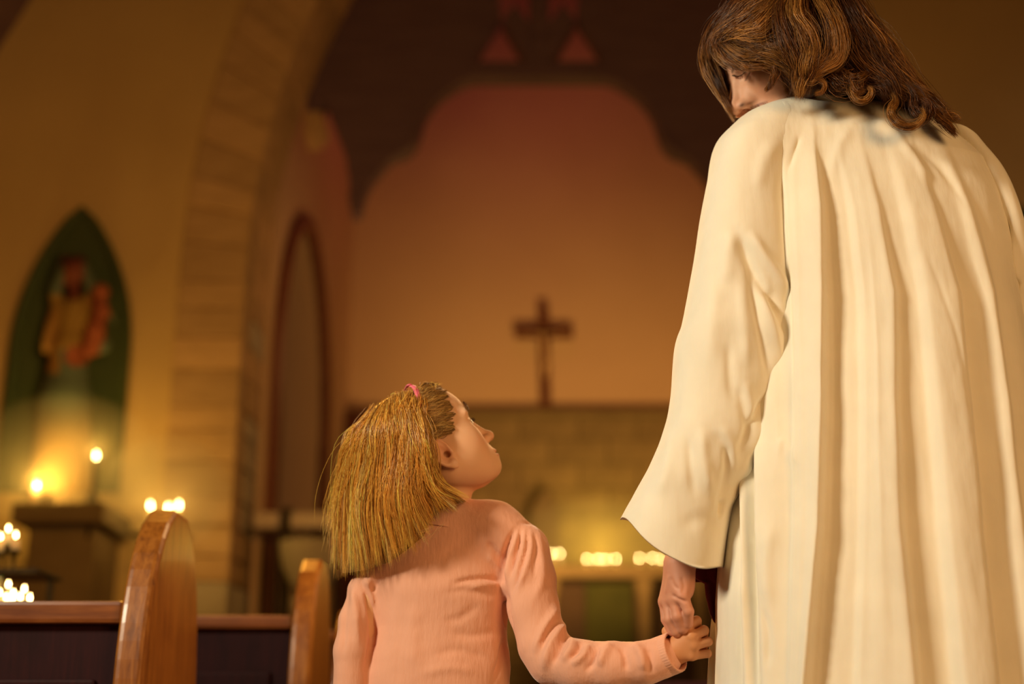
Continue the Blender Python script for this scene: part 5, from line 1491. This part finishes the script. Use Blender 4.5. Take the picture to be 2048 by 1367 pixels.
# sleeve and body grow into one another over the shoulder
from mathutils.bvhtree import BVHTree
def co_of(o):
    a = np.empty(len(o.data.vertices)*3, np.float32); o.data.vertices.foreach_get('co', a); return a.reshape(-1, 3).astype(float)
def bvh_of(o, co): return BVHTree.FromPolygons([tuple(v) for v in co], [tuple(q.vertices) for q in o.data.polygons])
ca, cb = co_of(robe), co_of(slL); ta, tb_ = bvh_of(robe, ca), bvh_of(slL, cb)
def grow(o, co, tree, k=.055):
    nn = np.empty(len(co)*3, np.float32); o.data.vertices.foreach_get('normal', nn); nn = nn.reshape(-1, 3)
    px, py = proj(co); idx = np.nonzero((py < 420) & (px > 1400) & (px < 1700))[0]; new = co.copy()
    for i in idx:
        r = tree.find_nearest(Vector(co[i]), k)
        if r[0] is None: continue
        wgt = (1-sstep(np.array([py[i]]), 270, 400)[0])
        new[i] += nn[i]*((k-r[3])**2/(4*k))*wgt*1.15
    o.data.vertices.foreach_set('co', new.astype(np.float32).ravel()); o.data.update()
grow(robe, ca, tb_); grow(slL, cb, ta)
rowsR = [(1880, 262, 1960, 318), (1915, 330, 1996, 370), (1940, 400, 2018, 425), (1958, 470, 2034, 486), (1968, 540, 2044, 558), (1972, 610, 2048, 620), (1975, 680, 2054, 690), (1985, 770, 2072, 780), (2010, 850, 2120, 830)]
depR = [.06, .075, .085, .09, .09, .09, .09, .09, .09]; yoR = [.03, .02, .02, .025, .03, .04, .06, .10, .18]
lnR = [(c5([(952, 260), (950, 330), (958, 420), (975, 470)]), -.008, (6, 8)), (c5([(965, 330), (975, 400), (985, 440)]), .006, 8), (c5([(985, 420), (972, 440), (962, 470)]), -.006, 6), (c5([(975, 470), (985, 540), (988, 640)]), .005, 8)]
sleeve('sleeve', rowsR, depR, yoR, lnR, robe, nr=160, nc=160)
# the robe's open front edge seen low beside the hand, and the dark red inner cloth
def strip(name, L, d0, d1, matn, parent, thick=.006, wav=.004):
    """cloth hanging between two outlines: L = (y, xl, xr), from depth d0 (left) to d1 (right)"""
    L = np.array(L, float); n = 60; m = 24
    ys = np.linspace(L[0, 0], L[-1, 0], n); V = []
    for s_ in (0, 1):
        for y in ys:
            xl = np.interp(y, L[:, 0], L[:, 1]); xr = np.interp(y, L[:, 0], L[:, 2])
            for j in range(m):
                t = j/(m-1); Yq = YM+d0+(d1-d0)*t+wav*math.sin(t*9+y*.004)
                p = at(xl+(xr-xl)*t, y, Yq); V.append(p+np.array([0, thick*s_, 0]))
    idx = np.arange(2*n*m).reshape(2, n, m); Fq = []
    for s_ in (0, 1):
        a = idx[s_]; q = np.stack([a[:-1, :-1], a[1:, :-1], a[1:, 1:], a[:-1, 1:]], -1).reshape(-1, 4); Fq.append(q if s_ == 0 else q[:, ::-1])
    rim = list(idx[0][0])+list(idx[0][1:, -1])+list(idx[0][-1][::-1][1:])+list(idx[0][::-1][1:-1, 0])
    off = n*m; e = np.array([(rim[i], rim[(i+1) % len(rim)], rim[(i+1) % len(rim)]+off, rim[i]+off) for i in range(len(rim))])
    Fq.append(e)
    return link(name, mesh(name, np.array(V), np.vstack(Fq)), M[matn], parent)
strip('front_panel', [(1236, 1424, 1452), (1262, 1421, 1456), (1367, 1415, 1460), (1700, 1405, 1465), (1900, 1400, 1470)], .10, .12, 'robe', robe)
strip('sash', [(1100, 1380, 1450), (1140, 1384, 1452), (1156, 1392, 1452), (1166, 1410, 1452), (1190, 1412, 1452), (1225, 1420, 1452), (1242, 1428, 1450), (1250, 1436, 1446)], .05, .07, 'sash', robe)
strip('inner_lining', [(1090, 1350, 1450), (1120, 1350, 1450), (1152, 1372, 1446), (1163, 1380, 1440)], .085, .085, 'sash', robe)

# hair of the robed person -------------------------------------------
zp = lambda L_: [(1380+.3365*x, .3365*y) for x, y in L_]
def lock(L_, dl, n, r, col, w=.00034, **kw):
    kw.setdefault('fly', .18); kw['wave'] = kw.get('wave', .002)*1.6
    kw.setdefault('flat', .6)
    P = zp(L_) if kw.pop('z', True) else L_
    pts = []
    for i, (x, y) in enumerate(P):
        d = dl[min(i, len(dl)-1)] if isinstance(dl, (list, tuple)) else dl
        pts.append(at(x, y, YM+d))
    return dict(pts=np.array(pts), n=n, r=r, w=w, col=col, **kw)
G1 = (.40, .18, .042); G2 = (.24, .095, .022); G3 = (.12, .042, .012); G4 = (.055, .018, .007); G5 = (.55, .28, .075)
mh = []
def many(L_, dl, k, n, r, cols, jit=12, **kw):
    for i in range(k):
        j = rng.normal(0, jit, 2); jm = rng.normal(0, jit*.5, (len(L_), 2))
        LL = [(x+j[0]*min(1, .3+q/len(L_))+jm[q][0], y+j[1]*min(1, .3+q/len(L_))+jm[q][1]) for q, (x, y) in enumerate(L_)]
        dd = [(d+rng.normal(0, .004)) for d in (dl if isinstance(dl, (list, tuple)) else [dl])]
        mh.append(lock(LL, dd, int(n*1.7), r*1.5, cols[rng.integers(len(cols))], **kw))
# crown: everything starts from the parting above the frame
dk = dict(K=22, wave=.002, env=(.6, 1, .5))
# dark mass underneath
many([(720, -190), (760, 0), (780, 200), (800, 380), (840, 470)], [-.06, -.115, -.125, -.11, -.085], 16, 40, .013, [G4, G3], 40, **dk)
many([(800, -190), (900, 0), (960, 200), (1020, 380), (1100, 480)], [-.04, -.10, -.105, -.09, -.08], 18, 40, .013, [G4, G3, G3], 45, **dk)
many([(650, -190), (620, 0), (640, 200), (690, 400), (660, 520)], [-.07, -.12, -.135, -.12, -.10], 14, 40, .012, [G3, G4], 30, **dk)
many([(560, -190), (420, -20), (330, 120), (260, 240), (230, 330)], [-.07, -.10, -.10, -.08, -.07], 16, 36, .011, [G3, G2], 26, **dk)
# golden top layers sweeping left over the brow
many([(620, -170), (500, 0), (380, 110), (250, 170), (160, 220)], [-.08, -.125, -.12, -.10, -.07], 16, 34, .009, [G1, G2, G2, G3], 20, K=22, wave=.0015)
many([(680, -170), (560, 20), (430, 180), (320, 210), (220, 190)], [-.085, -.13, -.13, -.115, -.09], 10, 30, .008, [G1, G1, G2], 16, K=22, wave=.0015)
many([(560, -150), (380, 20), (230, 170), (140, 260), (110, 320)], [-.08, -.11, -.09, -.06, -.04], 12, 30, .008, [G2, G3, G3], 16, K=22, wave=.0015)
# bangs across eye and brow
many([(420, 60), (270, 180), (190, 260), (230, 350), (330, 420)], [-.115, -.10, -.075, -.085, -.10], 9, 30, .006, [G2, G3, G1], 12, K=22, wave=.0015)
many([(180, 250), (300, 330), (440, 320), (560, 380), (640, 470), (650, 560)], [-.075, -.105, -.12, -.125, -.12, -.105], 12, 30, .007, [G1, G2, G5], 14, K=24, wave=.0015)
many([(300, 230), (400, 260), (520, 300), (620, 380), (680, 470)], [-.10, -.12, -.13, -.13, -.12], 10, 30, .007, [G2, G1, G3], 16, K=24, wave=.0015)
many([(250, 330), (330, 390), (400, 400), (490, 385)], [-.085, -.102, -.112, -.118], 5, 22, .004, [G2, G1], 6, K=18, wave=.001, env=(.8, 1, .3))
# outer lock framing the far side of the face
many([(140, 200), (98, 310), (110, 400), (165, 520), (225, 640), (262, 722)], [-.03, -.02, -.01, -.01, -.01, .0], 6, 40, .0045, [G2, G1, G3], 5, K=24, wave=.001, env=(.9, 1, .25))
many([(160, 240), (150, 340), (190, 420), (210, 500), (250, 640)], [-.03, .0, .01, .02, .02], 6, 40, .006, [G4, G3], 8, K=24, wave=.001)
many([(150, 260), (170, 350), (240, 410)], [-.06, -.06, -.07], 3, 16, .003, [G2], 4, K=12)
# side hair to the shoulder
many([(660, -160), (620, 60), (680, 220), (700, 380), (670, 470), (640, 580)], [-.10, -.15, -.155, -.15, -.135, -.12], 12, 34, .008, [G1, G2, G3, G5], 20, K=24, wave=.002)
many([(600, -160), (540, 60), (580, 220), (640, 350), (660, 450), (655, 575)], [-.10, -.145, -.15, -.15, -.135, -.12], 12, 34, .008, [G1, G2, G3], 18, K=24, wave=.002)
# the long golden loop
many([(700, -150), (800, 30), (862, 150), (885, 270), (860, 360), (780, 410), (710, 460), (660, 570)], [-.10, -.15, -.16, -.16, -.155, -.15, -.14, -.12], 5, 40, .0060, [G5, G1, G1], 4, K=30, wave=.001, env=(.8, 1, .4))
many([(760, -150), (830, 60), (850, 180), (840, 300), (770, 390), (720, 470)], [-.10, -.15, -.155, -.15, -.145, -.13], 6, 34, .007, [G3, G4, G2], 14, K=26, wave=.002)
# long fall to the right, ending in curls over the shoulder
many([(860, -150), (960, 60), (1060, 230), (1160, 370), (1280, 500), (1400, 610)], [-.06, -.11, -.12, -.12, -.12, -.125], 20, 36, .010, [G2, G3, G1], 26, K=26, wave=.003)
many([(800, -150), (920, 60), (1000, 230), (1080, 370), (1170, 500), (1210, 600)], [-.08, -.13, -.135, -.13, -.13, -.135], 16, 36, .010, [G2, G3, G3, G4], 24, K=26, wave=.003)
many([(920, -100), (1020, 80), (1110, 220), (1210, 380), (1330, 520), (1450, 620), (1540, 680)], [-.03, -.07, -.08, -.09, -.09, -.10, -.11], 10, 30, .008, [G2, G3], 16, K=26, wave=.003)
# bunched ends and curls
many([(1180, 520), (1220, 600), (1190, 660), (1230, 730), (1320, 750), (1380, 700), (1370, 640)], [-.135, -.14, -.15, -.155, -.155, -.15, -.14], 6, 22, .0032, [G3, G2, G1], 5, K=32, wave=.0015)
many([(1280, 500), (1330, 570), (1340, 650), (1400, 690), (1410, 630), (1360, 600)], [-.12, -.13, -.14, -.145, -.14, -.13], 5, 30, .005, [G3, G2, G4], 8, K=30, wave=.002)
many([(1360, 560), (1420, 620), (1470, 680), (1530, 740), (1580, 810)], [-.10, -.11, -.12, -.12, -.12], 6, 30, .005, [G2, G3], 8, K=22, wave=.002, env=(1, 1, .5))
many([(1340, 540), (1430, 620), (1500, 670), (1560, 690), (1615, 712)], [-.10, -.11, -.12, -.12, -.12], 4, 18, .004, [G2, G1], 6, K=22, wave=.002, env=(1, 1, .8))
many([(900, 420), (960, 470), (970, 540), (1000, 595), (1055, 590), (1080, 545), (1058, 510)], [-.125, -.14, -.15, -.155, -.155, -.155, -.15], 5, 14, .0022, [G2, G3, G1], 4, K=34, wave=.001, env=(1, 1, .6))
many([(1060, 430), (1000, 470), (960, 480), (980, 540), (1040, 530)], [-.13, -.14, -.145, -.15, -.15], 4, 24, .005, [G2, G3], 6, K=26, wave=.002)
many([(700, 440), (712, 490), (755, 468), (798, 500), (785, 545), (735, 560)], [-.13, -.14, -.145, -.145, -.145, -.145], 4, 14, .0022, [G2, G1], 4, K=34, wave=.001, env=(1, 1, .6))
many([(820, 420), (860, 470), (900, 500), (960, 500), (1000, 460)], [-.12, -.13, -.135, -.135, -.13], 10, 30, .008, [G4, G3, G2], 14, K=20, wave=.003)
many([(1040, 440), (1100, 490), (1160, 520), (1180, 600)], [-.12, -.13, -.135, -.14], 8, 28, .008, [G4, G3], 12, K=20, wave=.003)
# lock hanging before the ear
many([(500, 390), (500, 440), (475, 500), (445, 545)], [-.122, -.124, -.124, -.12], 4, 20, .003, [G3, G2], 4, K=18, wave=.001, env=(1, 1, .2))
MV, MF_, MC_ = strands(mh, 5)
me = mesh('hair', MV, MF_); set_tint(me, MC_); mhair = link('hair', me, M['hair'], man)
# scalp under the hair
s = SDF(); s.add(ell((-.020, 0, .040), (.110, .088, .100)))
V_, Q_ = surfnet(lambda P: np.maximum(s(P), P[:, 0]-(.055+.35*(P[:, 2]-.03))), (-.15, -.12, -.1), (.15, .12, .16), .004)
extra = []
V_ = (vsmooth(V_, Q_, 2)*1.02)@MR.T+Morg
# inner body of the long fall
s2 = SDF()
for f in chain([at(1590, 60, YM-.03), at(1650, 110, YM-.04), at(1720, 150, YM-.045), at(1790, 195, YM-.05), at(1840, 220, YM-.06)], [.075, .070, .050, .026, .010]): s2.add(f, .02)
for f in chain([at(1590, 60, YM-.05), at(1612, 130, YM-.06), at(1618, 170, YM-.07)], [.065, .045, .022]): s2.add(f, .02)
b0 = at(1560, 300, YM-.2); b1 = at(1900, -60, YM+.15)
V2_, Q2_ = surfnet(s2, np.minimum(b0, b1)-.08, np.maximum(b0, b1)+.08, .005)
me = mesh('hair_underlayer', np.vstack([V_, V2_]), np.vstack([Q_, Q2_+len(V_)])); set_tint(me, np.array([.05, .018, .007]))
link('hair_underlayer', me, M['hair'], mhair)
# whiskers at the jaw and a light moustache
bd = []
for i in range(200):
    x = rng.uniform(455, 650); y = rng.uniform(430, 625); qx, qy = 1380+.3365*x, .3365*y
    if x < 560 and y < 640-(x-455)*.55: continue
    p0 = snap(Ms, MR, Morg, 1.02, qx, qy, .0004); L = .010 if x > 545 else .0045
    dv = np.array([rng.uniform(.1, .6), -.25, -1.0]); dv /= np.linalg.norm(dv)
    bd.append(dict(pts=[p0, p0+dv*L*.5+np.array([0, -.0012, 0]), p0+dv*L], n=9, r=.0045, w=.00022, col=[G1, G2, G5, (.34, .17, .06)][i % 4], K=7, env=(1, 1, .9), rw=.4, wave=.0006))
for i in range(26):
    x = rng.uniform(352, 450); y = 650-(x-352)*.38+rng.uniform(-12, 4); qx, qy = 1380+.3365*x, .3365*y
    p0 = snap(Ms, MR, Morg, 1.02, qx, qy, .0004)
    bd.append(dict(pts=[p0, p0+np.array([.002, -.001, -.002]), p0+np.array([.004, -.001, -.0045])], n=6, r=.0028, w=.0002, col=(.30, .14, .06), K=6, env=(1, 1, 1), rw=.4, wave=.0003))
for i in range(16):      # lashes of the lowered lid, and the brow
    u = i/15; q0 = (1467+24*u, 149-5*u+5*math.sin(u*3.14)); p0 = snap(Ms, MR, Morg, 1.02, *q0, .0004)
    bd.append(dict(pts=[p0, p0+np.array([-.002, -.002, -.002]), p0+np.array([-.0045, -.003, -.0042])], n=4, r=.0008, w=.00025, col=(.07, .03, .015), K=6, rw=.5, wave=.0001))
    q0 = (1456+40*u, 136-9*u+2*math.sin(u*3.14)); p0 = snap(Ms, MR, Morg, 1.02, *q0, .0004)
    bd.append(dict(pts=[p0, p0+np.array([.003, -.001, .0005]), p0+np.array([.006, -.001, 0])], n=8, r=.0018, w=.00025, col=(.12, .05, .02), K=6, rw=.5, wave=.0002))
BV_, BF_, BC_ = strands(bd, 9); me = mesh('beard', BV_, BF_); set_tint(me, BC_); link('beard', me, M['hair'], man)
